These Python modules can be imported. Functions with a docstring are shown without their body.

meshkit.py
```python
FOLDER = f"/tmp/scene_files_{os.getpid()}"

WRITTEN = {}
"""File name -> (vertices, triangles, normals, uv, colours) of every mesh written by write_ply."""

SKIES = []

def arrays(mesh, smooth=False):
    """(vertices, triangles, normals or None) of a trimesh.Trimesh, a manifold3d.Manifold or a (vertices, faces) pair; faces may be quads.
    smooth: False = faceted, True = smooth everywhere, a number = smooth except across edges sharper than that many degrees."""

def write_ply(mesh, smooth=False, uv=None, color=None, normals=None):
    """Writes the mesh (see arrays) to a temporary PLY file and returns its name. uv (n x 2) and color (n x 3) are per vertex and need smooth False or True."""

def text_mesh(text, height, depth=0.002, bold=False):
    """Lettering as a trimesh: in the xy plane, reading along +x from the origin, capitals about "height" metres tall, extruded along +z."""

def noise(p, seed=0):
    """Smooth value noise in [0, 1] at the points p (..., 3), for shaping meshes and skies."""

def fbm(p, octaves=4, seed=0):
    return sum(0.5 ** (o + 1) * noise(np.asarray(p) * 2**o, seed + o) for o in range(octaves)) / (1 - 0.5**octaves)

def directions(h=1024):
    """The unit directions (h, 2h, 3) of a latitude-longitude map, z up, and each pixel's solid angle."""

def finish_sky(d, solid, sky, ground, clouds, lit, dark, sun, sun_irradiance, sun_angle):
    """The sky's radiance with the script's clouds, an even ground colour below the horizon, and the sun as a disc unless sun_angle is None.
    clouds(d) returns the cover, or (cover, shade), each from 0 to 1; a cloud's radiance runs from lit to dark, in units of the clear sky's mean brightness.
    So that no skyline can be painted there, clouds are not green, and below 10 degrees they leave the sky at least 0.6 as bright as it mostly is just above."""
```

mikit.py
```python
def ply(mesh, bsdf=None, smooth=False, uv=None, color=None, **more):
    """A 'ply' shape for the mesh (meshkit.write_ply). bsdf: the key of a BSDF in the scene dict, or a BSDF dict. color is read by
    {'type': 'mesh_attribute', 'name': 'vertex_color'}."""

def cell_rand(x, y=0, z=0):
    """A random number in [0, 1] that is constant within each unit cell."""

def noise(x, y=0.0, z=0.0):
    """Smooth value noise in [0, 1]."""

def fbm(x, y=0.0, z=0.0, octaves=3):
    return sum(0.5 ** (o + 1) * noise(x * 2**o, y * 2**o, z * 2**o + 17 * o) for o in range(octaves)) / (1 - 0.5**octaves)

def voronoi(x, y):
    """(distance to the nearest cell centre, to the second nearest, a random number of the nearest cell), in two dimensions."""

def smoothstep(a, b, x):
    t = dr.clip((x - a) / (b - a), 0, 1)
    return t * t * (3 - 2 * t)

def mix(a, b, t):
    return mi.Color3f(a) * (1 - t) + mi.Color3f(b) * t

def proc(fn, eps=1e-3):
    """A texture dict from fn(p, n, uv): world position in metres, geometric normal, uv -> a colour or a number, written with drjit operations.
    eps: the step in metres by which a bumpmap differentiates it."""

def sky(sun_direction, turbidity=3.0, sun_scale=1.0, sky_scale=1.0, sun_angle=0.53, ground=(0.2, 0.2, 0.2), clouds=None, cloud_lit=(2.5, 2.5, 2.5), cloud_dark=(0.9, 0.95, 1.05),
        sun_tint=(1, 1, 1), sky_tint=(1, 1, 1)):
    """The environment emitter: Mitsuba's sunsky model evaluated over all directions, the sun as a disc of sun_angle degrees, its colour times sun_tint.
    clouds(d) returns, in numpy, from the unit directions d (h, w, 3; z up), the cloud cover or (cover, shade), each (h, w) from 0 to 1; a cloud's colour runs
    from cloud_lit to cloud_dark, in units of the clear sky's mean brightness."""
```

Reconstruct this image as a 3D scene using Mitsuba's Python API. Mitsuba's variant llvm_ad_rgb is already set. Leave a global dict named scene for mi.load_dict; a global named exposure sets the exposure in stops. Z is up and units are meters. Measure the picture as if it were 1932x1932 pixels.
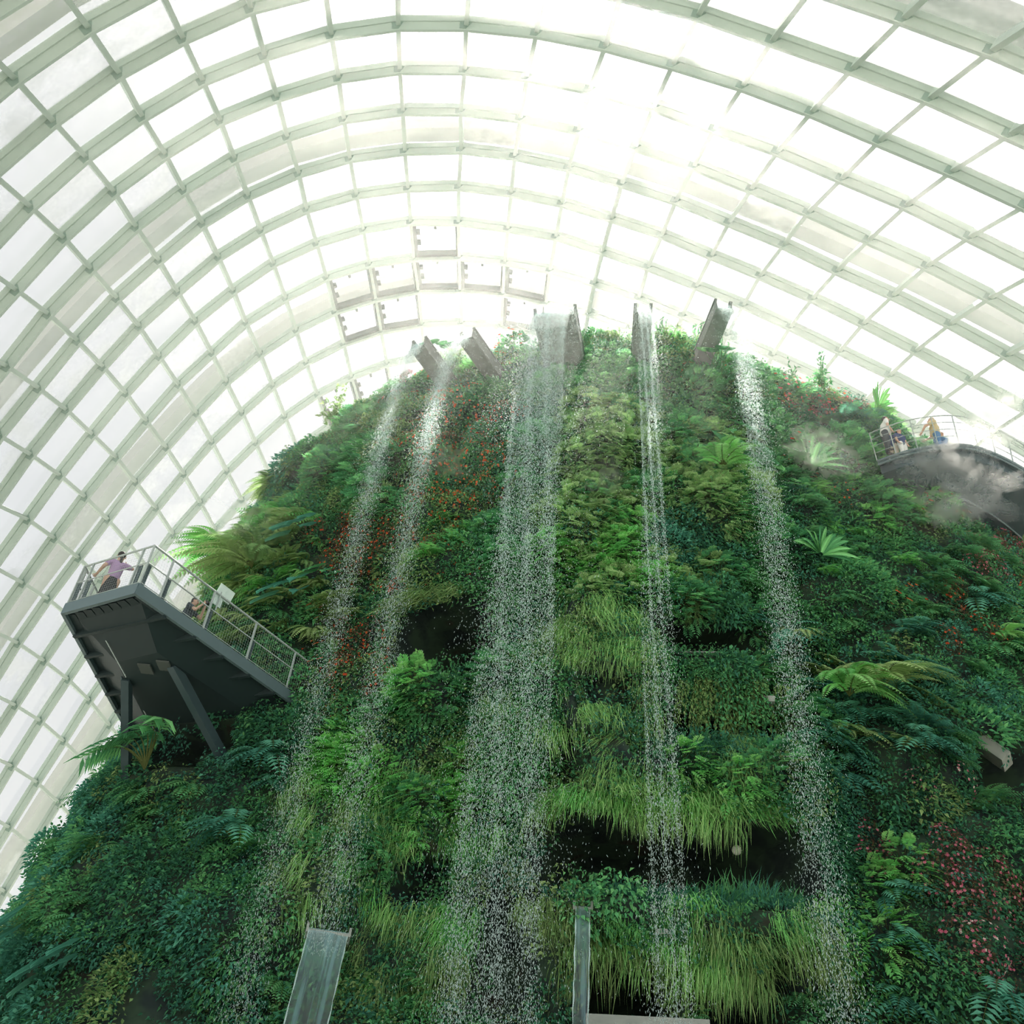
import math, random
import numpy as np, trimesh, manifold3d as m3, mitsuba as mi, mikit, meshkit
from mikit import noise, fbm, smoothstep, mix


SUN_SCALE, EXPOSURE, HAZE = 2.8, 2.1, 0.0034
rng = np.random.default_rng(7)
T4 = mi.ScalarTransform4f
scene, labels = {}, {}

# ------------------------------------------------------------------ camera
W_PX, FOC = 1932, 1750.0
EYE = np.array([0.0, 0.0, 1.7])
_up = np.array([200.0, 2066.0, FOC]); _up /= np.linalg.norm(_up)          # world up in (right, up, forward) of the camera
_fw = np.array([0, 0, 1.0]) - _up * _up[2]; _fw /= np.linalg.norm(_fw)
_rt = np.cross(_up, _fw)
BASIS = np.stack([_rt, _fw, _up])                                         # world x, y, z in camera axes
FWD, UPV = BASIS @ [0, 0, 1.0], BASIS @ [0, 1.0, 0]
scene['view'] = {'type': 'perspective', 'fov_axis': 'x', 'fov': math.degrees(2 * math.atan(W_PX / 2 / FOC)),
                   'near_clip': 0.1, 'far_clip': 600.0,
                   'to_world': T4().look_at(origin=EYE.tolist(), target=(EYE + FWD).tolist(), up=UPV.tolist())}


def ray(px, py):
    d = BASIS @ np.array([px - 966.0, 966.0 - py, FOC])
    return d / np.linalg.norm(d)


def project(p):
    c = (np.asarray(p, float) - EYE) @ BASIS
    return np.stack([966 + FOC * c[..., 0] / c[..., 2], 966 - FOC * c[..., 1] / c[..., 2], c[..., 2]], -1)


def at_dist(px, py, hd):
    """The point on a sight line at horizontal distance hd from the eye."""
    d = ray(px, py)
    return EYE + d * hd / math.hypot(d[0], d[1])


def at_height(px, py, z):
    d = ray(px, py)
    return EYE + d * (z - EYE[2]) / d[2]


# ------------------------------------------------------------------ daylight: bright thin overcast with the sun behind the hill
SUN = ray(1235, 40)


def clouds(d):
    c = np.clip(d @ SUN, -1, 1)
    n = meshkit.fbm(d * [3.0, 3.0, 5.0] + 11, 4, seed=3)
    return np.ones(d.shape[:2]), np.clip(0.62 - 0.55 * np.exp((c - 1) / 0.06) + 0.35 * (n - 0.5), 0, 1)


scene['sky'] = mikit.sky(SUN, turbidity=5.0, sun_scale=SUN_SCALE, ground=(0.30, 0.31, 0.29), clouds=clouds,
                         cloud_lit=(1.70, 1.74, 1.74), cloud_dark=(1.02, 1.06, 1.08), sun_tint=(0.90, 1.0, 1.12))
exposure = EXPOSURE

# ------------------------------------------------------------------ helpers


def bsdf(name, d):
    scene[name] = d
    return name


def rgb(*c):
    return {'type': 'rgb', 'value': list(map(float, c))}


def principled(color, rough=0.6, **kw):
    return {'type': 'twosided', 'bsdf': {'type': 'principled', 'base_color': color if isinstance(color, dict) else rgb(*color), 'roughness': rough, 'specular': 0.4, **kw}}


_names = {}


def numbered(name):
    _names[name] = _names.get(name, -1) + 1
    return name if _names[name] == 0 else f'{name}_{_names[name]:03d}'


def tag(key, label=None, cat=None, group=None, kind=None):
    d = labels.setdefault(key, {})
    for k, v in (('label', label), ('category', cat), ('group', group), ('kind', kind)):
        if v:
            d[k] = v
    return key


def thing(name, label, cat, group=None):
    return tag(numbered(name), label, cat, group)


def put(key, mesh, mat, smooth=False, **kw):
    scene[key] = mikit.ply(mesh, mat, smooth=smooth, **kw)
    return key


def part(owner, name, mesh, mat, smooth=False, **kw):
    return put(numbered(f'{owner}__{name}'), mesh, mat, smooth, **kw)


def unit(v):
    v = np.asarray(v, float)
    return v / np.maximum(np.linalg.norm(v, axis=-1, keepdims=True), 1e-12)


def box_mesh(center, half, axes=np.eye(3)):
    b = trimesh.creation.box(2 * np.asarray(half, float))
    b.vertices = np.asarray(b.vertices) @ np.asarray(axes) + np.asarray(center)
    return b


def bar(p, q, w, h, up=(0, 0, 1)):
    """A straight bar of section w x h from p to q."""
    p, q = np.asarray(p, float), np.asarray(q, float)
    d = q - p
    L = np.linalg.norm(d)
    d /= L
    s = unit(np.cross(d, up))
    u = np.cross(s, d)
    return box_mesh((p + q) / 2, (w / 2, L / 2, h / 2), np.stack([s, d, u]))


def tube(path, r, n=8):
    path = np.asarray(path, float)
    r = np.broadcast_to(np.asarray(r, float), (len(path),))
    tan = unit(np.gradient(path, axis=0))
    ref = np.array([0.13, 0.21, 0.97])
    V = []
    for p, t, rr in zip(path, tan, r):
        a = unit(np.cross(t, ref if abs(t @ unit(ref)) < 0.95 else [1, 0, 0]))
        b = np.cross(t, a)
        ang = np.arange(n) * 2 * np.pi / n
        V.append(p + rr * (np.cos(ang)[:, None] * a + np.sin(ang)[:, None] * b))
    V = np.concatenate(V)
    F = []
    for i in range(len(path) - 1):
        for k in range(n):
            a, b = i * n + k, i * n + (k + 1) % n
            F += [[a, b, b + n], [a, b + n, a + n]]
    c0, c1 = len(V), len(V) + 1
    V = np.vstack([V, path[0], path[-1]])
    for k in range(n):
        F += [[c0, (k + 1) % n, k], [c1, (len(path) - 1) * n + k, (len(path) - 1) * n + (k + 1) % n]]
    return trimesh.Trimesh(V, np.array(F), process=False)


def join(ms):
    return trimesh.util.concatenate(ms)


def grid_faces(a, b, wrap=False):
    i, j = np.meshgrid(np.arange(a - 1), np.arange(b if wrap else b - 1), indexing='ij')
    i, j = i.ravel(), j.ravel()
    k = (j + 1) % b
    return np.vstack([np.stack([i * b + j, i * b + k, (i + 1) * b + k], 1), np.stack([i * b + j, (i + 1) * b + k, (i + 1) * b + j], 1)])


# ------------------------------------------------------------------ materials of the building
STEEL = bsdf('mat_rib_paint', principled(mikit.proc(lambda p, n, uv: mix((0.47, 0.545, 0.50), (0.39, 0.47, 0.425), fbm(p.x * 0.35, p.y * 0.35, p.z * 0.35))), 0.5))
OUTER_PAINT = bsdf('mat_outer_paint', principled((0.48, 0.50, 0.495), 0.6))
PLATE = bsdf('mat_node_paint', principled((0.25, 0.34, 0.30), 0.55))
GLASS = bsdf('mat_roof_glass', {'type': 'thindielectric', 'int_ior': 1.25})


def dirt(p, n, uv):
    s = fbm(p.x * 0.8 + p.z * 0.3, p.y * 0.8, p.z * 0.5, 4)
    return dr_clip(0.04 + 0.35 * smoothstep(0.42, 0.75, s))


import drjit as dr


def dr_clip(x):
    return dr.clip(x, 0.0, 1.0)


DUSTY = bsdf('mat_dusty_glass', {'type': 'blendbsdf', 'weight': mikit.proc(dirt),
                                 'a': {'type': 'thindielectric', 'int_ior': 1.25},
                                 'b': {'type': 'principledthin', 'base_color': rgb(0.62, 0.65, 0.65), 'roughness': 0.9, 'diff_trans': 1.0}})
SHELL = np.array([
 [-18.3,28.5,-38.7,-19.1,26.8,-33.9,-19.8,25.2,-29.3,-20.3,23.6,-24.8,-20.7,22.0,-20.4,-21.1,20.5,-16.1,-21.2,19.0,-11.9,-21.3,17.5,-7.9,-21.2,16.1,-3.9,-21.0,14.7,-0.2,-20.6,13.4,3.4,-20.0,12.1,6.9,-19.3,10.9,10.1,-18.3,9.7,13.2,-17.2,8.6,16.0,-15.8,7.6,18.5,-14.3,6.7,20.7,-12.5,5.9,22.6,-10.6,5.1,24.2,-8.5,4.5,25.4,-6.3,4.0,26.3,-4.0,3.7,26.8,-1.5,3.4,27.0,1.0,3.2,26.9,3.5,3.2,26.6,6.1,3.2,25.9,8.7,3.3,25.0,11.2,3.5,23.9,13.8,3.8,22.6,16.2,4.1,21.2,18.7,4.5,19.6,21.0,4.9,17.9,23.3,5.4,16.1,25.6,5.9,14.3,27.8,6.5,12.3,29.9,7.0,10.2,32.0,7.7,8.0],
 [-20.2,30.1,-33.6,-20.9,28.5,-29.1,-21.4,26.9,-24.6,-21.8,25.3,-20.3,-22.1,23.8,-16.0,-22.3,22.4,-11.9,-22.4,20.9,-7.9,-22.4,19.5,-4.0,-22.2,18.2,-0.3,-21.9,16.8,3.3,-21.4,15.5,6.8,-20.8,14.3,10.1,-20.1,13.1,13.2,-19.1,12.0,16.1,-18.0,10.9,18.9,-16.6,9.9,21.3,-15.1,9.0,23.6,-13.3,8.1,25.5,-11.4,7.4,27.1,-9.3,6.8,28.3,-7.0,6.3,29.2,-4.5,5.9,29.7,-2.0,5.7,29.9,0.5,5.5,29.8,3.1,5.5,29.3,5.7,5.5,28.6,8.3,5.6,27.7,10.9,5.9,26.6,13.3,6.1,25.3,15.8,6.4,23.9,18.2,6.8,22.4,20.5,7.2,20.8,22.8,7.6,19.1,25.1,8.1,17.3,27.2,8.6,15.4,29.4,9.2,13.4,31.5,9.8,11.3],
 [-22.0,31.8,-28.9,-22.5,30.2,-24.5,-22.9,28.7,-20.2,-23.2,27.2,-16.0,-23.4,25.7,-12.0,-23.5,24.3,-8.0,-23.5,22.9,-4.2,-23.4,21.6,-0.5,-23.1,20.3,3.1,-22.7,19.0,6.6,-22.2,17.7,9.9,-21.5,16.5,13.1,-20.7,15.4,16.1,-19.8,14.3,18.9,-18.6,13.2,21.6,-17.3,12.2,24.0,-15.8,11.3,26.2,-14.0,10.5,28.1,-12.1,9.8,29.8,-9.9,9.1,31.0,-7.5,8.6,31.9,-5.1,8.3,32.4,-2.5,8.0,32.6,0.1,7.9,32.4,2.8,7.8,31.9,5.4,7.9,31.2,8.0,8.0,30.2,10.5,8.2,29.1,13.0,8.5,27.9,15.4,8.8,26.5,17.8,9.1,25.1,20.1,9.5,23.5,22.4,9.9,21.9,24.6,10.4,20.1,26.8,10.9,18.3,29.0,11.4,16.4,31.1,12.0,14.4],
 [-23.6,33.6,-24.5,-24.0,32.1,-20.2,-24.3,30.6,-16.1,-24.5,29.1,-12.1,-24.6,27.7,-8.2,-24.6,26.4,-4.4,-24.5,25.0,-0.7,-24.2,23.7,2.9,-23.9,22.4,6.3,-23.4,21.2,9.6,-22.9,20.0,12.8,-22.2,18.9,15.8,-21.3,17.7,18.7,-20.4,16.7,21.5,-19.2,15.6,24.1,-17.9,14.7,26.5,-16.4,13.8,28.7,-14.6,12.9,30.6,-12.7,12.2,32.2,-10.5,11.5,33.5,-8.1,11.0,34.4,-5.5,10.6,35.0,-2.9,10.4,35.1,-0.2,10.3,34.9,2.4,10.3,34.3,5.1,10.3,33.6,7.6,10.5,32.6,10.2,10.7,31.5,12.6,10.9,30.3,15.0,11.2,29.0,17.4,11.5,27.5,19.7,11.9,26.0,22.0,12.3,24.5,24.2,12.7,22.8,26.4,13.2,21.0,28.6,13.7,19.2,30.7,14.2,17.2],
 [-25.2,35.5,-20.4,-25.5,34.0,-16.3,-25.6,32.6,-12.3,-25.7,31.2,-8.4,-25.7,29.8,-4.6,-25.6,28.5,-1.0,-25.4,27.2,2.5,-25.0,25.9,5.9,-24.6,24.7,9.2,-24.1,23.5,12.4,-23.5,22.4,15.5,-22.7,21.2,18.4,-21.8,20.2,21.2,-20.9,19.1,23.9,-19.7,18.1,26.4,-18.4,17.2,28.8,-16.9,16.3,30.9,-15.1,15.4,32.9,-13.2,14.7,34.5,-11.0,14.0,35.8,-8.5,13.5,36.8,-5.9,13.1,37.3,-3.3,12.9,37.4,-0.6,12.7,37.1,2.1,12.7,36.6,4.8,12.8,35.8,7.3,13.0,34.8,9.9,13.2,33.7,12.3,13.4,32.5,14.7,13.7,31.2,17.1,14.0,29.9,19.4,14.4,28.4,21.7,14.7,26.9,23.9,15.1,25.2,26.1,15.6,23.5,28.3,16.1,21.7,30.4,16.6,19.9],
 [-26.6,37.5,-16.6,-26.7,36.0,-12.6,-26.8,34.7,-8.8,-26.8,33.3,-5.0,-26.7,32.0,-1.4,-26.4,30.7,2.1,-26.1,29.4,5.5,-25.7,28.2,8.8,-25.2,27.0,12.0,-24.6,25.9,15.0,-24.0,24.8,17.9,-23.2,23.7,20.8,-22.3,22.6,23.5,-21.3,21.6,26.1,-20.1,20.7,28.5,-18.8,19.7,30.8,-17.3,18.8,33.0,-15.6,18.0,34.9,-13.6,17.2,36.6,-11.4,16.6,37.9,-8.9,16.0,38.9,-6.3,15.6,39.4,-3.6,15.4,39.5,-0.8,15.3,39.2,1.9,15.3,38.6,4.5,15.4,37.8,7.1,15.5,36.8,9.6,15.7,35.7,12.0,16.0,34.6,14.4,16.2,33.3,16.8,16.5,32.0,19.1,16.9,30.6,21.4,17.2,29.1,23.7,17.6,27.5,25.9,18.0,25.9,28.1,18.5,24.1,30.3,19.0,22.3],
 [-27.8,39.6,-13.1,-27.9,38.2,-9.3,-27.9,36.8,-5.5,-27.7,35.5,-1.9,-27.5,34.2,1.6,-27.2,33.0,5.0,-26.8,31.8,8.2,-26.3,30.6,11.4,-25.8,29.5,14.4,-25.1,28.3,17.4,-24.4,27.3,20.2,-23.5,26.2,22.9,-22.6,25.2,25.5,-21.6,24.2,28.0,-20.4,23.3,30.4,-19.1,22.3,32.7,-17.6,21.4,34.9,-15.9,20.6,36.8,-13.9,19.8,38.5,-11.7,19.2,39.8,-9.2,18.6,40.8,-6.6,18.2,41.3,-3.8,18.0,41.4,-1.1,17.9,41.1,1.6,17.9,40.5,4.3,18.0,39.7,6.8,18.2,38.7,9.3,18.3,37.6,11.8,18.6,36.5,14.2,18.8,35.3,16.5,19.1,34.0,18.9,19.4,32.6,21.2,19.8,31.1,23.5,20.1,29.6,25.7,20.6,28.0,27.9,21.0,26.3,30.1,21.5,24.5],
 [-29.0,41.8,-9.9,-28.9,40.4,-6.2,-28.8,39.1,-2.6,-28.6,37.8,0.9,-28.3,36.6,4.3,-27.9,35.4,7.5,-27.4,34.2,10.7,-26.9,33.1,13.7,-26.2,32.0,16.7,-25.5,30.9,19.5,-24.7,29.8,22.2,-23.8,28.8,24.9,-22.9,27.8,27.4,-21.8,26.9,29.8,-20.7,25.9,32.2,-19.4,25.0,34.4,-17.9,24.1,36.5,-16.2,23.3,38.5,-14.2,22.5,40.2,-12.0,21.9,41.5,-9.5,21.3,42.5,-6.8,20.9,43.0,-4.1,20.7,43.1,-1.3,20.6,42.8,1.4,20.6,42.2,4.0,20.7,41.4,6.6,20.8,40.4,9.1,21.0,39.3,11.5,21.2,38.2,14.0,21.5,37.0,16.3,21.7,35.8,18.7,22.0,34.4,21.0,22.4,33.0,23.3,22.7,31.5,25.6,23.1,29.9,27.9,23.6,28.3,30.1,24.0,26.5],
 [-30.0,44.1,-7.0,-29.9,42.8,-3.4,-29.6,41.5,0.1,-29.3,40.3,3.4,-28.9,39.0,6.7,-28.5,37.9,9.9,-27.9,36.7,12.9,-27.3,35.6,15.9,-26.6,34.5,18.7,-25.8,33.5,21.4,-25.0,32.5,24.1,-24.1,31.5,26.6,-23.1,30.5,29.1,-22.0,29.6,31.4,-20.8,28.6,33.7,-19.5,27.7,35.9,-18.0,26.9,38.0,-16.3,26.0,40.0,-14.4,25.3,41.7,-12.1,24.6,43.0,-9.7,24.1,44.0,-7.0,23.7,44.5,-4.2,23.4,44.6,-1.5,23.3,44.3,1.2,23.3,43.7,3.8,23.4,42.9,6.4,23.5,42.0,8.9,23.7,40.9,11.4,23.9,39.8,13.8,24.2,38.6,16.2,24.4,37.4,18.6,24.7,36.1,20.9,25.0,34.7,23.3,25.4,33.2,25.6,25.8,31.7,27.9,26.2,30.0,30.2,26.6,28.3],
 [-30.9,46.5,-4.4,-30.7,45.2,-1.0,-30.3,44.0,2.4,-29.9,42.8,5.7,-29.5,41.6,8.8,-28.9,40.4,11.9,-28.3,39.3,14.9,-27.6,38.2,17.7,-26.9,37.2,20.5,-26.0,36.2,23.1,-25.1,35.2,25.7,-24.2,34.2,28.1,-23.2,33.2,30.5,-22.1,32.3,32.8,-20.9,31.4,35.1,-19.6,30.5,37.3,-18.1,29.7,39.3,-16.4,28.8,41.3,-14.5,28.1,43.0,-12.3,27.4,44.3,-9.8,26.9,45.3,-7.1,26.5,45.8,-4.4,26.2,45.9,-1.6,26.1,45.6,1.1,26.1,45.1,3.7,26.2,44.3,6.3,26.3,43.4,8.8,26.5,42.3,11.2,26.7,41.3,13.7,26.9,40.1,16.1,27.2,38.9,18.5,27.5,37.6,20.9,27.8,36.2,23.3,28.1,34.8,25.6,28.5,33.2,28.0,28.9,31.6,30.3,29.3,29.9],
 [-31.7,49.0,-2.2,-31.3,47.8,1.2,-30.9,46.5,4.5,-30.4,45.4,7.6,-29.9,44.2,10.7,-29.3,43.1,13.7,-28.6,42.0,16.5,-27.9,40.9,19.3,-27.1,39.9,22.0,-26.2,38.9,24.6,-25.2,37.9,27.1,-24.2,37.0,29.5,-23.2,36.1,31.8,-22.1,35.2,34.0,-20.9,34.3,36.3,-19.6,33.4,38.4,-18.1,32.5,40.5,-16.4,31.7,42.4,-14.5,30.9,44.1,-12.3,30.3,45.5,-9.8,29.7,46.4,-7.2,29.3,47.0,-4.5,29.1,47.1,-1.7,29.0,46.8,1.0,28.9,46.3,3.6,29.0,45.5,6.1,29.1,44.6,8.7,29.3,43.6,11.2,29.5,42.6,13.6,29.7,41.4,16.1,30.0,40.2,18.5,30.2,38.9,20.9,30.5,37.6,23.3,30.9,36.1,25.7,31.2,34.6,28.1,31.7,33.0,30.5,32.1,31.2],
 [-32.3,51.6,-0.2,-31.9,50.4,3.1,-31.4,49.2,6.2,-30.8,48.1,9.3,-30.2,46.9,12.3,-29.5,45.8,15.2,-28.8,44.8,18.0,-28.0,43.7,20.7,-27.1,42.7,23.3,-26.2,41.7,25.8,-25.2,40.8,28.2,-24.2,39.9,30.6,-23.1,38.9,32.8,-22.0,38.1,35.1,-20.8,37.2,37.2,-19.5,36.3,39.4,-18.0,35.5,41.4,-16.4,34.6,43.3,-14.4,33.9,45.0,-12.2,33.2,46.4,-9.8,32.7,47.4,-7.2,32.3,47.9,-4.5,32.0,48.0,-1.8,31.9,47.8,0.9,31.8,47.3,3.5,31.9,46.6,6.1,32.0,45.8,8.6,32.2,44.8,11.1,32.4,43.7,13.6,32.6,42.6,16.1,32.8,41.4,18.5,33.1,40.1,21.0,33.4,38.7,23.5,33.7,37.3,25.9,34.1,35.8,28.3,34.5,34.1,30.7,34.9,32.4],
 [-32.8,54.3,1.4,-32.3,53.1,4.6,-31.7,52.0,7.7,-31.1,50.9,10.7,-30.4,49.7,13.6,-29.7,48.7,16.4,-28.9,47.6,19.1,-28.0,46.6,21.8,-27.1,45.6,24.3,-26.2,44.6,26.8,-25.2,43.7,29.2,-24.1,42.8,31.5,-23.0,41.9,33.7,-21.9,41.0,35.9,-20.6,40.1,38.0,-19.3,39.3,40.2,-17.9,38.4,42.2,-16.2,37.6,44.1,-14.3,36.9,45.8,-12.1,36.2,47.1,-9.7,35.7,48.1,-7.1,35.2,48.7,-4.5,35.0,48.9,-1.8,34.8,48.7,0.9,34.8,48.2,3.5,34.8,47.6,6.1,34.9,46.7,8.6,35.1,45.8,11.1,35.3,44.7,13.7,35.5,43.6,16.2,35.7,42.4,18.7,36.0,41.1,21.2,36.3,39.8,23.7,36.6,38.3,26.1,37.0,36.7,28.6,37.4,35.1,31.1,37.8,33.3],
 [-33.2,57.1,2.8,-32.6,56.0,5.9,-32.0,54.8,8.9,-31.3,53.7,11.8,-30.5,52.7,14.6,-29.7,51.6,17.4,-28.9,50.6,20.0,-28.0,49.6,22.6,-27.0,48.6,25.1,-26.0,47.6,27.5,-25.0,46.7,29.9,-23.9,45.8,32.2,-22.8,44.9,34.4,-21.6,44.0,36.5,-20.4,43.2,38.7,-19.1,42.3,40.8,-17.6,41.5,42.8,-16.0,40.7,44.7,-14.1,39.9,46.3,-11.9,39.2,47.7,-9.6,38.7,48.7,-7.0,38.3,49.3,-4.4,38.0,49.5,-1.8,37.9,49.4,0.9,37.8,49.0,3.5,37.8,48.4,6.1,37.9,47.6,8.7,38.0,46.7,11.2,38.2,45.6,13.8,38.4,44.5,16.3,38.6,43.3,18.8,38.9,42.0,21.4,39.2,40.6,23.9,39.6,39.1,26.4,39.9,37.5,29.0,40.4,35.8,31.5,40.8,34.1],
 [-33.5,60.1,3.8,-32.8,58.9,6.8,-32.1,57.8,9.8,-31.3,56.7,12.6,-30.5,55.7,15.4,-29.6,54.6,18.1,-28.7,53.6,20.7,-27.8,52.6,23.2,-26.8,51.6,25.7,-25.8,50.7,28.1,-24.8,49.8,30.4,-23.7,48.9,32.6,-22.5,48.0,34.8,-21.4,47.1,37.0,-20.1,46.3,39.1,-18.8,45.4,41.2,-17.3,44.6,43.2,-15.7,43.8,45.1,-13.8,43.0,46.7,-11.7,42.4,48.1,-9.4,41.8,49.1,-6.9,41.4,49.7,-4.3,41.1,50.0,-1.7,40.9,49.9,0.9,40.8,49.6,3.6,40.8,49.0,6.2,40.9,48.3,8.8,41.0,47.4,11.3,41.2,46.4,13.9,41.4,45.3,16.5,41.6,44.0,19.1,41.9,42.7,21.7,42.2,41.3,24.2,42.6,39.8,26.8,43.0,38.1,29.4,43.4,36.4,32.0,43.8,34.6],
 [-33.6,63.1,4.5,-32.8,62.0,7.5,-32.0,60.9,10.3,-31.2,59.8,13.1,-30.4,58.7,15.9,-29.5,57.7,18.5,-28.5,56.7,21.1,-27.5,55.7,23.6,-26.5,54.8,26.0,-25.5,53.8,28.4,-24.4,52.9,30.7,-23.3,52.0,32.9,-22.2,51.1,35.1,-21.0,50.3,37.3,-19.8,49.4,39.4,-18.4,48.6,41.5,-16.9,47.7,43.4,-15.3,46.9,45.3,-13.4,46.2,46.9,-11.3,45.5,48.3,-9.1,45.0,49.3,-6.7,44.6,49.9,-4.2,44.3,50.3,-1.6,44.0,50.3,1.0,43.9,50.0,3.7,43.9,49.5,6.3,44.0,48.9,8.9,44.1,48.0,11.5,44.2,47.0,14.1,44.4,45.9,16.7,44.7,44.6,19.4,45.0,43.3,22.0,45.3,41.8,24.6,45.6,40.2,27.3,46.0,38.6,29.9,46.5,36.8,32.6,47.0,34.9],
 [-33.6,66.2,5.0,-32.7,65.1,7.8,-31.9,64.0,10.6,-31.0,63.0,13.4,-30.1,61.9,16.0,-29.2,60.9,18.6,-28.2,59.9,21.2,-27.2,58.9,23.7,-26.1,58.0,26.1,-25.1,57.1,28.4,-24.0,56.1,30.7,-22.9,55.2,33.0,-21.8,54.3,35.2,-20.6,53.5,37.4,-19.3,52.6,39.5,-17.9,51.8,41.5,-16.5,50.9,43.5,-14.8,50.1,45.3,-13.0,49.4,46.9,-10.9,48.8,48.3,-8.7,48.2,49.3,-6.4,47.8,50.0,-3.9,47.5,50.4,-1.4,47.2,50.5,1.2,47.1,50.3,3.8,47.0,49.9,6.4,47.1,49.3,9.1,47.2,48.5,11.7,47.3,47.5,14.4,47.5,46.3,17.0,47.8,45.1,19.7,48.1,43.7,22.4,48.4,42.2,25.1,48.8,40.6,27.8,49.2,38.8,30.5,49.6,37.0,33.2,50.2,35.0],
 [-33.4,69.4,5.1,-32.5,68.3,7.9,-31.6,67.3,10.6,-30.7,66.2,13.3,-29.7,65.2,16.0,-28.8,64.2,18.5,-27.7,63.2,21.0,-26.7,62.2,23.5,-25.7,61.3,25.9,-24.6,60.3,28.3,-23.5,59.4,30.6,-22.4,58.5,32.9,-21.3,57.6,35.1,-20.1,56.7,37.3,-18.8,55.9,39.4,-17.4,55.0,41.4,-15.9,54.2,43.4,-14.3,53.4,45.2,-12.5,52.7,46.7,-10.5,52.1,48.1,-8.4,51.5,49.2,-6.1,51.1,49.9,-3.7,50.7,50.4,-1.2,50.5,50.6,1.4,50.3,50.5,4.0,50.2,50.1,6.6,50.2,49.5,9.3,50.3,48.8,12.0,50.4,47.8,14.7,50.6,46.7,17.4,50.9,45.4,20.1,51.2,43.9,22.9,51.6,42.4,25.6,51.9,40.7,28.4,52.4,38.9,31.1,52.9,36.9,33.9,53.4,34.9],
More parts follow.
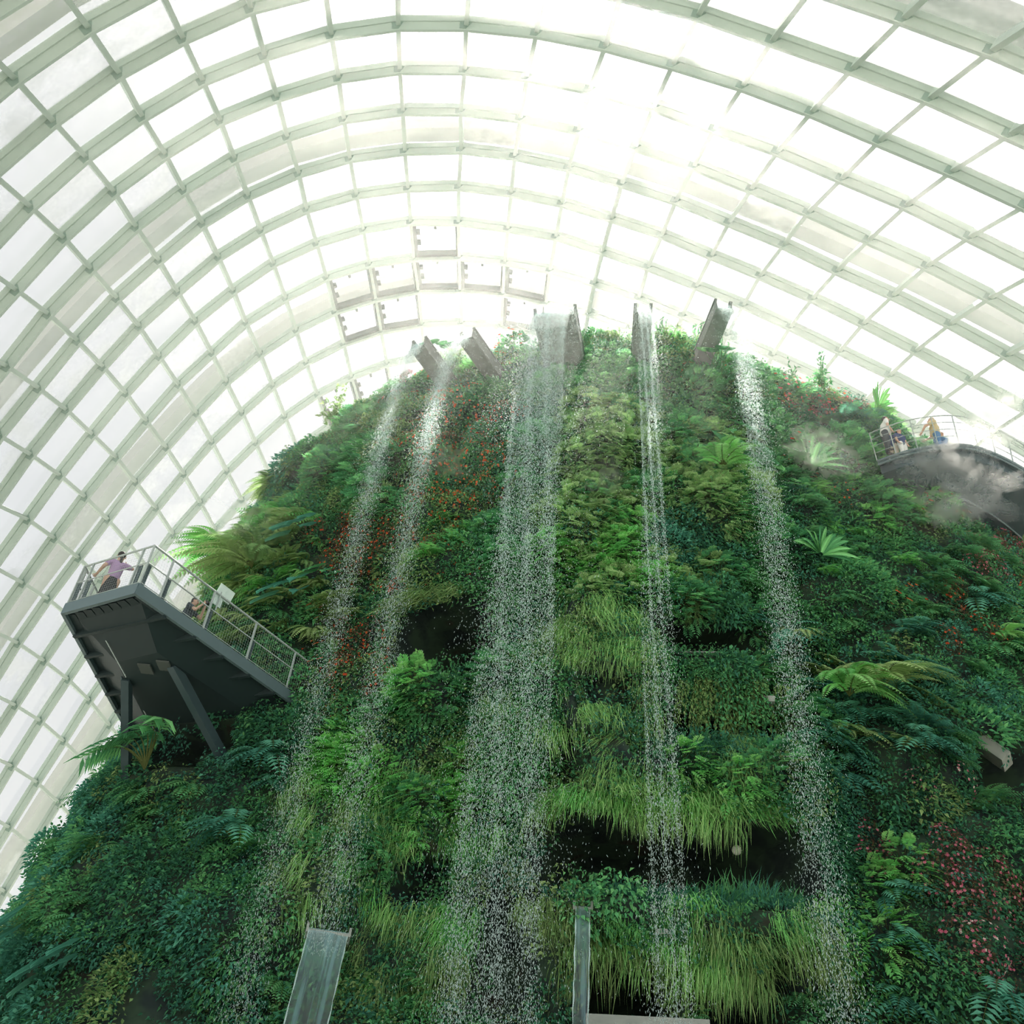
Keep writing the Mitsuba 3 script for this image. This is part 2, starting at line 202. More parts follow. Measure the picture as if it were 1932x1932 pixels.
 [-33.1,72.7,4.9,-32.2,71.7,7.6,-31.2,70.6,10.3,-30.3,69.6,13.0,-29.3,68.6,15.6,-28.2,67.6,18.1,-27.2,66.6,20.6,-26.2,65.6,23.1,-25.1,64.6,25.5,-24.0,63.7,27.9,-22.9,62.8,30.2,-21.8,61.9,32.5,-20.7,61.0,34.8,-19.5,60.1,37.0,-18.2,59.2,39.1,-16.8,58.3,41.2,-15.3,57.5,43.1,-13.7,56.8,44.8,-11.9,56.1,46.4,-10.0,55.4,47.7,-7.9,54.9,48.8,-5.7,54.4,49.7,-3.4,54.0,50.2,-0.9,53.7,50.5,1.6,53.6,50.4,4.2,53.5,50.2,6.9,53.4,49.7,9.6,53.5,48.9,12.3,53.6,48.0,15.0,53.8,46.8,17.8,54.1,45.5,20.6,54.4,44.0,23.4,54.8,42.4,26.2,55.2,40.7,29.0,55.7,38.8,31.9,56.2,36.7,34.7,56.7,34.6],
 [-32.7,76.2,4.4,-31.7,75.1,7.1,-30.7,74.1,9.8,-29.7,73.0,12.4,-28.7,72.0,14.9,-27.6,71.0,17.5,-26.6,70.0,20.0,-25.5,69.1,22.4,-24.4,68.1,24.9,-23.4,67.1,27.3,-22.3,66.2,29.7,-21.2,65.3,32.0,-20.0,64.4,34.3,-18.8,63.5,36.5,-17.5,62.6,38.7,-16.1,61.7,40.7,-14.6,60.9,42.6,-13.0,60.2,44.3,-11.3,59.5,45.9,-9.4,58.9,47.2,-7.4,58.3,48.3,-5.2,57.8,49.2,-3.0,57.4,49.8,-0.6,57.1,50.2,1.9,56.9,50.3,4.5,56.7,50.1,7.1,56.7,49.6,9.9,56.7,48.9,12.6,56.9,48.0,15.4,57.0,46.9,18.3,57.3,45.5,21.1,57.6,44.0,24.0,58.0,42.3,26.9,58.5,40.5,29.8,59.0,38.5,32.7,59.5,36.3,35.6,60.1,34.1],
]).reshape(20, 37, 3)
# ------------------------------------------------------------------ the glass roof: arches leaning back, one behind another, with purlins between
SK0, SJ0 = -5, -21
SN = np.zeros_like(SHELL)                                                 # inward normals at the nodes
SN[:] = unit(np.cross(np.gradient(SHELL, axis=1), np.gradient(SHELL, axis=0)))
_mid = np.array([3.0, 34.0, 6.0])
SN *= np.sign(((_mid - SHELL) * SN).sum(-1, keepdims=True))
NK, NJ = SHELL.shape[:2]
_c4 = (SHELL[:-1, :-1] + SHELL[1:, :-1] + SHELL[:-1, 1:] + SHELL[1:, 1:]) / 4
_pc = project(_c4)
SEEN = (_pc[..., 2] > 3) & (abs(_pc[..., 0] - 966) < 1250) & (abs(_pc[..., 1] - 966) < 1250) & (_c4[..., 2] > 1.0)
NODE = np.zeros((NK, NJ), bool)
for a, b in ((0, 0), (1, 0), (0, 1), (1, 1)):
    NODE[a:NK - 1 + a, b:NJ - 1 + b] |= SEEN
ROOF = tag('ceiling', kind='structure')


def sweep(points, normals, section):
    """A closed section (offset along side, offset along normal) swept along straight spans between the nodes."""
    points, normals = np.asarray(points), np.asarray(normals)
    tan = unit(np.gradient(points, axis=0))
    side = unit(np.cross(tan, normals))
    nor = np.cross(side, tan)
    V = points[:, None] + side[:, None] * section[None, :, :1] + nor[:, None] * section[None, :, 1:]
    m = len(section)
    F = grid_faces(len(points), m, wrap=True)
    cap = [[0, i + 1, i] for i in range(1, m - 1)]
    F = np.vstack([F, cap, np.array([[c[0], c[2], c[1]] for c in cap]) + (len(points) - 1) * m])
    return trimesh.Trimesh(V.reshape(-1, 3), F, process=False)


ARCH = np.array([[-.13, -.06], [.13, -.06], [.13, .17], [.085, .19], [.085, .50], [-.085, .50], [-.085, .19], [-.13, .17]])
PURLIN = np.array([[-.09, -.05], [.09, -.05], [.09, .34], [-.09, .34]])
OUTER = np.array([[-.55, -2.1], [.55, -2.1], [.55, -1.55], [-.55, -1.55]])


def runs(mask):
    idx = np.flatnonzero(mask)
    return [] if len(idx) == 0 else [r for r in np.split(idx, np.flatnonzero(np.diff(idx) > 1) + 1) if len(r) > 1]


for k in range(NK):
    for r in runs(NODE[k]):
        part(ROOF, 'arch_rib', sweep(SHELL[k, r], SN[k, r], ARCH), 'mat_rib_paint', 25)
for j in range(NJ):
    for r in runs(NODE[:, j]):
        part(ROOF, 'purlin', sweep(SHELL[r, j], SN[r, j], PURLIN), 'mat_rib_paint', 25)
for kk in (-1.5, 3.42, 7.42, 11.4):                                         # the big white arches outside the glass
    k = int(math.floor(kk - SK0)); f = kk - SK0 - k
    P_, N_ = SHELL[k] * (1 - f) + SHELL[k + 1] * f, SN[k]
    for r in runs(NODE[k]):
        part(ROOF, 'outer_arch', sweep(P_[r], N_[r], OUTER), 'mat_outer_paint', 25)
# gusset plates where arch and purlin meet
_pn = project(SHELL)
cand = [(k, j) for k in range(1, NK - 1) for j in range(1, NJ - 1) if NODE[k, j] and abs(_pn[k, j, 0] - 966) < 1000 and abs(_pn[k, j, 1] - 966) < 1000]
cand.sort(key=lambda c: _pn[c[0], c[1], 2])
for k, j in cand[:290]:
    p, n = SHELL[k, j], SN[k, j]
    tk = unit(SHELL[k + 1, j] - SHELL[k - 1, j]); tj = unit(SHELL[k, j + 1] - SHELL[k, j - 1])
    s = unit(np.cross(tj, n))
    sec = np.array([[.0, 0.0], [.50, 0.0], [.46, .22], [.25, .46], [.0, .46]])
    V = np.concatenate([p + np.outer(sec[:, 0] - 0.25, tj) + np.outer(sec[:, 1], n) + w * unit(tk - n * (tk @ n)) for w in (-.10, .10)])
    part(ROOF, 'gusset', trimesh.convex.convex_hull(V), 'mat_node_paint')
# panes, one by one; the dustier ones lie beside the outer arches
panes = [(k, j) for k in range(NK - 1) for j in range(NJ - 1) if SEEN[k, j]]
panes.sort(key=lambda c: (abs(_pc[c[0], c[1], 0] - 966) > 1050 or abs(_pc[c[0], c[1], 1] - 966) > 1050, _pc[c[0], c[1], 2]))
rest = []
for i, (k, j) in enumerate(panes):
    q = np.array([SHELL[k, j], SHELL[k + 1, j], SHELL[k + 1, j + 1], SHELL[k, j + 1]])
    c = q.mean(0)
    q = c + (q - c) * 0.985 - SN[k, j] * 0.03
    v, f = q, np.array([[0, 1, 2], [0, 2, 3]])
    dusty = (k + SK0) in (-2, 3, 7, 11) or (k * 7 + j * 13) % 5 == 0
    if i < 298:
        part(ROOF, 'pane', (v, f), 'mat_dusty_glass' if dusty else 'mat_roof_glass')
    else:
        rest.append((v, f))
if rest:
    V = np.concatenate([r[0] for r in rest])
    F = np.concatenate([r[1] + 4 * i for i, r in enumerate(rest)])
    tag(put('ceiling__distant_panes', (V, F), 'mat_roof_glass'), kind='stuff')
# vent windows standing in some bays above the hill
VENT = bsdf('mat_vent_frame', principled((0.10, 0.14, 0.125), 0.5))
for k, j in ((5, 0), (6, -2), (6, -1), (6, 0), (6, 1), (6, 2), (7, -2), (7, -1), (7, 2), (9, -2), (9, -3), (10, -4)):
    a, b = k - SK0, j - SJ0
    q = np.array([SHELL[a, b], SHELL[a + 1, b], SHELL[a + 1, b + 1], SHELL[a, b + 1]])
    n = SN[a, b]
    c = q.mean(0)
    q = c + (q - c) * 0.87 + n * 0.12
    own = numbered('ceiling__vent_window')
    put(own, join([bar(q[i], q[(i + 1) % 4], 0.20 if i in (0, 1) else 0.09, 0.34, n) for i in range(4)]), 'mat_vent_frame')
    e = unit(q[3] - q[0])
    for t in (0.3, 0.62):                                                 # hinge brackets on the stile
        pb = q[0] * (1 - t) + q[1] * t + e * 0.18
        part(own, 'bracket', box_mesh(pb, (.12, .10, .12), np.stack([e, unit(q[1] - q[0]), n])), 'mat_vent_frame')
    pm = (q[0] + q[3]) / 2 + n * 0.05 + unit(q[1] - q[0]) * 0.22
    part(own, 'stay', box_mesh(pm, (.07, .22, .07), np.stack([e, unit(q[1] - q[0]), n])), 'mat_vent_frame')

# ------------------------------------------------------------------ the hill: a tall planted cone with a steep face towards us
AXIS = np.array([3.94, 31.0])
TOW = unit(-AXIS)
RGT = np.array([-TOW[1], TOW[0]])
if RGT[0] < 0:
    RGT = -RGT
TH = np.radians([-180, -110, -75, -58, -42, -28, 0, 24, 42, 58, 80, 110, 180])
ZS = np.array([0, 6, 10, 14, 20, 24, 27, 29, 30.2])
RT = np.array([  # radius per direction (rows) and height (columns)
    [17.5, 17, 16, 15.2, 14.2, 13.3, 12.4, 11.0, 9.0],
    [17.5, 17, 16, 15.2, 14.2, 13.3, 12.4, 11.0, 9.0],
    [17.6, 16.9, 16, 15.2, 14.2, 13.4, 12.5, 11.3, 9.5],
    [16.8, 16.0, 15.2, 14.4, 13.5, 12.6, 11.6, 10.6, 8.6],
    [14.2, 13.6, 13.0, 12.6, 11.8, 11.2, 10.4, 9.6, 7.8],
    [11.8, 11.6, 11.3, 11.0, 10.6, 10.2, 9.6, 9.0, 7.4],
    [10.9, 10.8, 10.5, 10.3, 10.0, 9.6, 9.1, 8.6, 7.2],
    [11.4, 11.2, 11.0, 10.8, 10.5, 10.1, 9.5, 8.8, 7.3],
    [13.8, 13.4, 13.0, 12.6, 11.9, 11.2, 10.2, 9.3, 7.6],
    [16.6, 16.4, 16.0, 15.4, 14.3, 13.0, 11.8, 10.4, 8.4],
    [17.4, 17.4, 17.2, 17.0, 16.2, 14.6, 12.8, 10.6, 8.6],
    [16.6, 16.4, 16.0, 15.4, 14.3, 13.0, 12.0, 10.6, 8.6],
    [17.5, 17, 16, 15.2, 14.2, 13.3, 12.4, 11.0, 9.0]])
from scipy.interpolate import RectBivariateSpline, PchipInterpolator
_rz = PchipInterpolator(ZS, RT, axis=1)
_zt = np.linspace(0, 30.2, 160)
_rt = PchipInterpolator(TH, _rz(_zt), axis=0)
_tt = np.linspace(-np.pi, np.pi, 361)
_RT = _rt(_tt)


def base_r(th, z):
    th, z = np.asarray(th, float), np.asarray(z, float)
    a = (th + np.pi) / (2 * np.pi) * 360
    b = np.clip(z, 0, 30.19) / 30.2 * 159
    i, j = np.clip(np.floor(a).astype(int), 0, 359), np.clip(np.floor(b).astype(int), 0, 158)
    u, v = a - i, b - j
    return (_RT[i, j] * (1 - u) + _RT[i + 1, j] * u) * (1 - v) + (_RT[i, j + 1] * (1 - u) + _RT[i + 1, j + 1] * u) * v


def wall_point(th, z, r):
    th, z, r = np.broadcast_arrays(np.asarray(th, float), z, r)
    h = AXIS + (np.sin(th) * r)[..., None] * RGT + (np.cos(th) * r)[..., None] * TOW
    return np.concatenate([h, z[..., None]], -1)


def polar(p):
    q = np.asarray(p)[..., :2] - AXIS
    return np.arctan2(q @ RGT, q @ TOW), np.linalg.norm(q, axis=-1)


def hit(px, py, surf=None):
    """(th, z) where a sight line first meets the hill's base shape."""
    d = ray(px, py)
    t = np.linspace(5, 70, 2600)
    p = EYE + d * t[:, None]
    th, r = polar(p)
    inside = (r < (surf or base_r)(th, p[:, 2])) & (p[:, 2] < 30.2)
    if not inside.any():
        i = int(np.argmin(np.where(p[:, 2] < 30.2, r - base_r(th, p[:, 2]), 99)))
    else:
        i = int(np.argmax(inside))
    return float(th[i]), float(p[i, 2])


# hollows: pixel outline centre and half size, depth in metres
HOLLOWS = []
for px, py, hx, hy, dep in ((838, 1208, 104, 76, 3.2), (1275, 1616, 246, 92, 3.8), (1172, 1870, 92, 76, 2.8), (1400, 1905, 80, 80, 2.2),
                            (1330, 1196, 96, 54, 2.2), (1275, 1350, 42, 46, 1.6), (1400, 1360, 92, 54, 1.5), (790, 1655, 55, 45, 1.5),
                            (1140, 1332, 46, 42, .9), (1078, 1440, 40, 40, .7), (1218, 1422, 38, 38, .7), (1895, 1455, 80, 50, 2.5),
                            (950, 1790, 60, 130, 1.2), (330, 1420, 120, 40, 1.5)):
    th0, z0 = hit(px, py)
    c = wall_point(th0, z0, base_r(th0, z0))
    s = np.linalg.norm(c - EYE) / FOC
    el = (z0 - 1.7) / np.linalg.norm(c - EYE)
    HOLLOWS.append((th0, z0, hx * s / base_r(th0, z0), hy * s / max(0.5, math.sqrt(1 - el * el)), dep))
# ledges: bands of the face that stand out above the hollows
LEDGES = []
for px, py, hx, hy, out in ((1310, 1480, 230, 60, .55), (1330, 1770, 270, 50, .75), (1130, 1290, 100, 150, .5), (620, 1610, 90, 130, .5), (1150, 820, 80, 120, .5),
                            (1120, 1010, 80, 80, .45), (1330, 900, 90, 90, .4), (820, 1290, 90, 40, .5)):
    th0, z0 = hit(px, py)
    c = wall_point(th0, z0, base_r(th0, z0))
    s = np.linalg.norm(c - EYE) / FOC
    el = (z0 - 1.7) / np.linalg.norm(c - EYE)
    LEDGES.append((th0, z0, hx * s / base_r(th0, z0), hy * s / max(0.5, math.sqrt(1 - el * el)), out))


def hollow_at(th, z):
    g = np.zeros(np.broadcast(th, z).shape)
    for t0, z0, a, b, dep in HOLLOWS:
        e = (abs(th - t0) / a) ** 4 + (abs(z - z0) / b) ** 4
        g = np.maximum(g, dep * np.clip((1.15 - e) / 0.3, 0, 1))
    return g


_br = np.random.default_rng(55)
BUMPS = np.stack([_br.uniform(-20, 20, 900), _br.uniform(1, 30.5, 900)], 1)   # cushions that bulge from the face: along, up
BUMP_R, BUMP_O = _br.uniform(.65, 1.25, 900), _br.uniform(.20, .62, 900)
from scipy.spatial import cKDTree
BUMP_TREE = cKDTree(BUMPS)


def cushion(th, z):
    q = np.stack(np.broadcast_arrays(np.asarray(th) * 11.0, z), -1)
    d, i = BUMP_TREE.query(q, k=5)
    return (BUMP_O[i] * np.sqrt(np.clip(1 - (d / BUMP_R[i]) ** 2, 0, 1))).max(-1), i[..., 0]


def hill_r(th, z):
    p = wall_point(th, z, 12.0)
    r = base_r(th, z)
    r = r + 1.7 * (meshkit.fbm(p * 0.40 + 5, 4, seed=1) - 0.5) + cushion(th, z)[0] - .2 + 0.5 * (meshkit.fbm(p * 1.3 + 9, 3, seed=2) - 0.5)
    for t0, z0, a, b, out in LEDGES:
        e = ((th - t0) / a) ** 2 + ((z - z0) / b) ** 2
        r = r + out * np.exp(-1.2 * e * e)
    return r - hollow_at(th, z)


_th = np.concatenate([np.radians(np.linspace(-180, -95, 40)), np.radians(np.linspace(-95, 95, 520))[1:-1], np.radians(np.linspace(95, 180, 40))])
_z = np.linspace(0.0, 30.2, 250)
TT, ZZ = np.meshgrid(_th, _z, indexing='ij')
HP = wall_point(TT, ZZ, hill_r(TT, ZZ))
cap = wall_point(_th[:, None] * np.ones(6), 30.2 + np.array([.25, .5, .7, .85, .95, 1.0]) * .8, hill_r(TT[:, -1:], ZZ[:, -1:]) * np.array([.85, .68, .5, .3, .15, 0.0]))
HV = np.concatenate([HP, cap], 1)


def soil(p, n, uv):
    a = fbm(p.x * 1.7, p.y * 1.7, p.z * 1.7, 4)
    return mix(mix((0.016, 0.028, 0.027), (0.03, 0.058, 0.036), smoothstep(0.35, 0.6, a)), (0.035, 0.035, 0.026), smoothstep(0.62, 0.75, a))


bsdf('mat_soil', principled(mikit.proc(soil), 0.95))
HILL = tag('hill', kind='structure')
put(HILL, (HV.reshape(-1, 3), grid_faces(HV.shape[0], HV.shape[1])[:, ::-1]), 'mat_soil', True)
gx = np.linspace(-60, 60, 25)
FX, FY = np.meshgrid(gx, gx + 25, indexing='ij')
tag(put('floor', (np.stack([FX, FY, 0 * FX], -1).reshape(-1, 3), grid_faces(25, 25)), bsdf('mat_paving', principled(mikit.proc(
    lambda p, n, uv: mix((0.28, 0.28, 0.25), (0.20, 0.21, 0.19), fbm(p.x * 2, p.y * 2, 0.0))), 0.85))), kind='structure')
# ------------------------------------------------------------------ plants
LEAF = bsdf('mat_leaf', {'type': 'principledthin', 'base_color': {'type': 'mesh_attribute', 'name': 'vertex_color'}, 'roughness': 0.5, 'diff_trans': 0.9, 'spec_tint': 0.0, 'eta': 1.35})
GLOSSY = bsdf('mat_glossy_leaf', {'type': 'principledthin', 'base_color': {'type': 'mesh_attribute', 'name': 'vertex_color'}, 'roughness': 0.28, 'diff_trans': 0.5, 'eta': 1.45})
PETAL = bsdf('mat_petal', {'type': 'principledthin', 'base_color': {'type': 'mesh_attribute', 'name': 'vertex_color'}, 'roughness': 0.5, 'diff_trans': 0.9, 'eta': 1.3})
STEM = bsdf('mat_stem', principled((0.10, 0.11, 0.05), 0.8))
WOOD = bsdf('mat_dead_stem', principled((0.13, 0.08, 0.05), 0.85))

PAL = dict(light=[(.36, .58, .25), (.46, .66, .30), (.27, .49, .20)], mid=[(.14, .42, .18), (.21, .52, .21), (.10, .34, .155)],
           dark=[(.07, .25, .14), (.105, .33, .155), (.055, .19, .12)], teal=[(.09, .32, .23), (.14, .42, .29), (.07, .25, .18)],
           grass=[(.40, .70, .27), (.50, .76, .32), (.28, .58, .21)], lime=[(.28, .70, .22), (.38, .76, .27), (.20, .58, .18)],
           rust=[(.20, .13, .09), (.14, .19, .09), (.26, .14, .10)], olive=[(.27, .44, .17), (.36, .50, .21), (.20, .36, .14)])


class Soup:
    def __init__(self, seed):
        self.v, self.f, self.c, self.n, self.r = [], [], [], 0, np.random.default_rng(seed)

    def add(self, v, f, c):
        self.v.append(v); self.f.append(f + self.n); self.c.append(np.clip(c, 0, 1)); self.n += len(v)

    def colours(self, pal, n, jit=0.25):
        p = np.array(PAL[pal] if isinstance(pal, str) else pal, float)
        return p[self.r.integers(0, len(p), n)] * self.r.uniform(1 - jit, 1 + jit, (n, 1))

    def leaves(self, B, D, N, L, W, C, sag=0.25, fold=0.18):
        """Folded leaves: base points, directions, normals, lengths, widths, colours."""
        B, D, N = np.asarray(B, float), unit(D), np.asarray(N, float)
        N = unit(N - D * (N * D).sum(-1, keepdims=True))
        S = np.cross(D, N)
        n = len(B)
        L, W = (np.broadcast_to(np.asarray(x, float), (n,))[:, None] for x in (L, W))
        mid = B + D * L * .45
        tip = B + D * L - np.array([0, 0, 1.0]) * L * sag
        V = np.stack([B, mid - N * W * fold * .5, mid + S * W * .5 + N * W * fold, mid - S * W * .5 + N * W * fold, tip], 1)
        F = np.array([[0, 2, 1], [0, 1, 3], [1, 2, 4], [1, 4, 3]])
        self.add(V.reshape(-1, 3), (F[None] + (np.arange(n) * 5)[:, None, None]).reshape(-1, 3), np.repeat(C, 5, 0))

    def blades(self, P, S, W, C):
        """Ribbons along paths P (n, m, 3), side vectors S (n, 3), widths W (m,) or (n, m)."""
        n, m, _ = P.shape
        W = np.broadcast_to(W, (n, m))[..., None]
        V = np.stack([P - S[:, None] * W / 2, P + S[:, None] * W / 2], 2).reshape(-1, 3)
        q = np.concatenate([[[2 * i, 2 * i + 1, 2 * i + 3], [2 * i, 2 * i + 3, 2 * i + 2]] for i in range(m - 1)])
        self.add(V, (q[None] + (np.arange(n) * 2 * m)[:, None, None]).reshape(-1, 3), np.repeat(C, 2 * m, 0))

    def mesh(self, mat):
        return mikit.ply((np.concatenate(self.v), np.concatenate(self.f)), mat, smooth=False, color=np.concatenate(self.c))


# every plant is built in a wall frame: x along the wall, y out of the wall, z up
def dome(r, n, out=0.8, tall=1.0):
    """Points on a bulging half ellipsoid on the wall, with normals."""
    d = unit(r.normal(size=(n, 3)))
    d[:, 1] = abs(d[:, 1])
    k = r.uniform(.55, 1.0, (n, 1)) ** .6
    return d * k * [1, out, tall], unit(d / [1, out, tall])


def shrub(seed, pal, n=170, L=.13, W=.075, rad=.55, out=.75, tall=1.0, mat='mat_leaf'):
    s = Soup(seed)
    p, nn = dome(s.r, n, out, tall)
    p = p * rad
    d = unit(nn + s.r.normal(size=(n, 3)) * .55 + [0, .25, -.15])
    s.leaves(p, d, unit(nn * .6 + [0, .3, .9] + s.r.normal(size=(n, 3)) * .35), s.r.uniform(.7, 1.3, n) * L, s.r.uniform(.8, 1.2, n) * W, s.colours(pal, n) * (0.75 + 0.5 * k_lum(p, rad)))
    return s


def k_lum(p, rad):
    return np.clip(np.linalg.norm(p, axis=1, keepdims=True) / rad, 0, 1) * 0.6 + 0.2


def feather(seed, pal, n=46, rad=.6):
    """A mound of flat feathery sprays lying over one another like tiles (spikemoss)."""
    s = Soup(seed)
    p, nn = dome(s.r, n, .8, 1.0)
    p *= rad
    for i in range(n):
        d = unit(nn[i] * .8 + [0, .55, -.35] + s.r.normal(size=3) * .3)
        up = unit(np.array([0, .35, 1.0]) + nn[i] * .5)
        up = unit(up - d * (up @ d)); side = np.cross(d, up)
        L = s.r.uniform(.22, .40)
        col = s.colours(pal, 1)[0]
        s.blades((p[i] * np.array([[0.0], [.5], [1.0]]))[None], side[None], np.full((1, 3), .012), np.array([[.10, .12, .06]]))
        m = 6
        t = np.linspace(.08, .92, m)
        ax = p[i] + np.outer(t * L, d) - np.outer(t ** 2 * L * .30, [0, 0, 1.0])
        for sg in (-1, 1):
            dd = unit(side * sg * .9 + d * .75)
            ll = L * .46 * np.sin(np.pi * np.clip(t * .8 + .22, 0, 1)) + .02
            s.leaves(ax, np.tile(dd, (m, 1)), np.tile(up, (m, 1)), ll, ll * .40, col * s.r.uniform(.8, 1.2, (m, 1)), sag=.15, fold=.1)
        s.leaves(ax[-1:], d[None], up[None], [L * .25], [L * .12], col[None], sag=.2)
    return s


def frond_path(s, d, L, arch, m=9):
    t = np.linspace(0, 1, m)
    return np.outer(t * L, d) + np.outer(np.sin(t * np.pi * .5) * L * arch * (1 - t * 1.05), [0, 0, 1.0]) - np.outer(t ** 2.2 * L * .45, [0, 0, 1.0])


def fern(seed, pal, n=11, L=1.0, width=.30, pairs=13, arch=.45, spread=1.0):
    s, st = Soup(seed), Soup(seed + 500)
    for i in range(n):
        a = (i + s.r.uniform(-.3, .3)) / n * np.pi * spread + np.pi * (1 - spread) / 2
        d = unit([math.cos(a), abs(math.sin(a)) * .8 + .25, s.r.uniform(-.1, .55)])
        LL = L * s.r.uniform(.7, 1.1)
        path = frond_path(s, d, LL, arch, 12)
        tt = np.linspace(.12, .98, pairs)
        ax = np.stack([np.interp(tt, np.linspace(0, 1, 12), path[:, k]) for k in range(3)], 1)
        tan = unit(np.gradient(ax, axis=0))
        up = unit(np.array([0, .25, 1.0]) - tan * (tan @ [0, .25, 1.0])[:, None])
        side = np.cross(tan, up)
        col = s.colours(pal, 1)[0]
        wl = LL * width * np.sin(np.pi * np.clip(tt * .88 + .10, 0, 1)) + .02
        for sg in (-1, 1):
            s.leaves(ax, side * sg + tan * .35, up, wl, np.minimum(LL * .075, wl * .5), col * s.r.uniform(.85, 1.15, (pairs, 1)), sag=.22, fold=.08)
        st.blades(path[None], unit(np.cross(d, [0, 0, 1.0]))[None], np.linspace(.022, .006, 12)[None], np.array([[.12, .15, .05]]))
    return s, st


def hanging_grass(seed, pal, n=150, L=.75, spread=.5, w=.019):
    s = Soup(seed)
    B = np.stack([s.r.uniform(-spread, spread, n), s.r.uniform(-.12, .12, n), s.r.uniform(-.35, .35, n)], 1)
    a = s.r.normal(size=n) * .95
    d = np.stack([np.sin(a), abs(np.cos(a)) * .8 + .3, s.r.uniform(-.5, 1.2, n)], 1)
    d = unit(d)
    LL = L * s.r.uniform(.5, 1.25, n)
    t = np.linspace(0, 1, 6)
    out = np.minimum(t, .45 + .12 * t)
    P = B[:, None] + d[:, None] * (out[None, :, None] * LL[:, None, None] * .65) - (np.maximum(t - .1, 0) ** 1.5)[None, :, None] * LL[:, None, None] * np.array([0, 0, .95])
    P[:, :, :2] += s.r.normal(size=(n, 1, 2)) * (t ** 2)[None, :, None] * .05
    S = unit(np.cross(d, [0, 0, 1.0]) + s.r.normal(size=(n, 3)) * .3)
    s.blades(P, S, (np.array([.6, 1, 1, .85, .6, .1]) * w)[None], s.colours(pal, n, .3))
    return s


def upright_grass(seed, pal, n=40, L=.6, w=.025):
    s = Soup(seed)
    B = np.stack([s.r.uniform(-.35, .35, n), s.r.uniform(-.1, .15, n), s.r.uniform(-.1, .1, n)], 1)
    a = s.r.normal(size=n) * .5
    d = unit(np.stack([np.sin(a), s.r.uniform(0, .5, n), np.cos(a) + .5], 1))
    LL = L * s.r.uniform(.5, 1.2, n)
    t = np.linspace(0, 1, 5)
    P = B[:, None] + d[:, None] * (t[None, :, None] * LL[:, None, None]) - (t ** 2.5)[None, :, None] * LL[:, None, None] * np.array([0, -.2, .45]) * s.r.uniform(.3, 1, (n, 1, 1))
    s.blades(P, unit(np.cross(d, [0, 1.0, 0.2])), (np.array([.7, 1, .9, .6, .08]) * w)[None], s.colours(pal, n, .3))
    return s


def creeper(seed, pal, n=260, w=.7, h=.7, L=.10, W=.07, depth=.22, down=.5):
    s = Soup(seed)
    B = np.stack([s.r.uniform(-w, w, n), s.r.uniform(-.12, depth, n), s.r.uniform(-h, h, n)], 1)
    d = unit(s.r.normal(size=(n, 3)) * .7 + [0, .7, -down])
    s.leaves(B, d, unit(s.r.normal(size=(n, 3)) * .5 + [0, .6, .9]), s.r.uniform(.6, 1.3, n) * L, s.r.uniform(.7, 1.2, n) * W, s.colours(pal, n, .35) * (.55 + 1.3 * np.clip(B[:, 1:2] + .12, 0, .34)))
    return s


def vine_curtain(seed, pal, n=22, L=1.5, w=.55):
    s, st = Soup(seed), Soup(seed + 500)
    for i in range(n):
        x = s.r.uniform(-w, w)
        LL = L * s.r.uniform(.45, 1.1)
        m = int(LL / .055)
        z = -np.linspace(0, LL, m)
        B = np.stack([x + np.cumsum(s.r.normal(size=m)) * .006, .08 + s.r.normal(size=m) * .025, z], 1)
        d = unit(s.r.normal(size=(m, 3)) * .7 + [0, .6, -.8])
        s.leaves(B, d, unit(s.r.normal(size=(m, 3)) * .4 + [0, 1.0, .5]), s.r.uniform(.06, .11, m), s.r.uniform(.045, .075, m), s.colours(pal, m, .3))
        st.blades(B[None, ::4], np.array([[1.0, 0, 0]]), np.full((1, len(B[::4])), .01), np.array([[.08, .09, .04]]))
    return s, st


def flat_leaf(s, base, d, up, L, W, col, kind='heart', sag=.25, rows=7):
    """One large leaf as a small grid, heart shaped or strap shaped."""
    d = unit(d); up = unit(up - d * (up @ d)); side = np.cross(d, up)
    t = np.linspace(0, 1, rows)
    w = (np.sqrt(np.clip(1 - (t * 1.0) ** 1.6, 0, 1)) * (.75 + .25 * np.sin(np.pi * t)) if kind == 'heart' else np.sin(np.pi * np.clip(.12 + .88 * t, 0, 1)) ** .6)
    w[-1] = .03
    back = np.array([.18, .04, 0, 0, 0, 0, 0, 0, 0, 0][:rows] if rows <= 10 else [0] * rows) if kind == 'heart' else np.zeros(rows)
    cx = base + np.outer(t * L, d) - np.outer(t ** 2 * L * sag, [0, 0, 1.0])
    V = []
    for i in range(rows):
        for u in (-1, -.5, 0, .5, 1):
            V.append(cx[i] + side * u * w[i] * W / 2 + up * (abs(u) ** 1.3) * W * .13 - d * L * back[i] * abs(u))
    f = grid_faces(rows, 5)
    cc = np.tile(col, (rows * 5, 1))
    cc[2::5] = np.clip(np.array(col) * 1.5 + .02, 0, 1)
    s.add(np.array(V), f, cc)


def elephant_ear(seed, pal, n=6, L=.62):
    s, st = Soup(seed), Soup(seed + 500)
    for i in range(n):
        a = (i + .5 + s.r.uniform(-.3, .3)) / n * np.pi
        o = np.array([math.cos(a) * .55, .35 + .35 * math.sin(a), s.r.uniform(-.15, .5)]) * s.r.uniform(.8, 1.2)
        d = unit([math.cos(a) * .6, .75, -.75])
        flat_leaf(s, o, d, unit([0.1 * math.cos(a), .75, .75]), L * s.r.uniform(.75, 1.15), L * .78, s.colours(pal, 1, .2)[0])
        t = np.linspace(0, 1, 6)[:, None]
        st.blades((o * t + np.array([0, 0, .12]) * np.sin(t * np.pi))[None], np.array([[.7, -.2, .5]]), np.full((1, 6), .03), np.array([[.11, .22, .10]]))
    return s, st


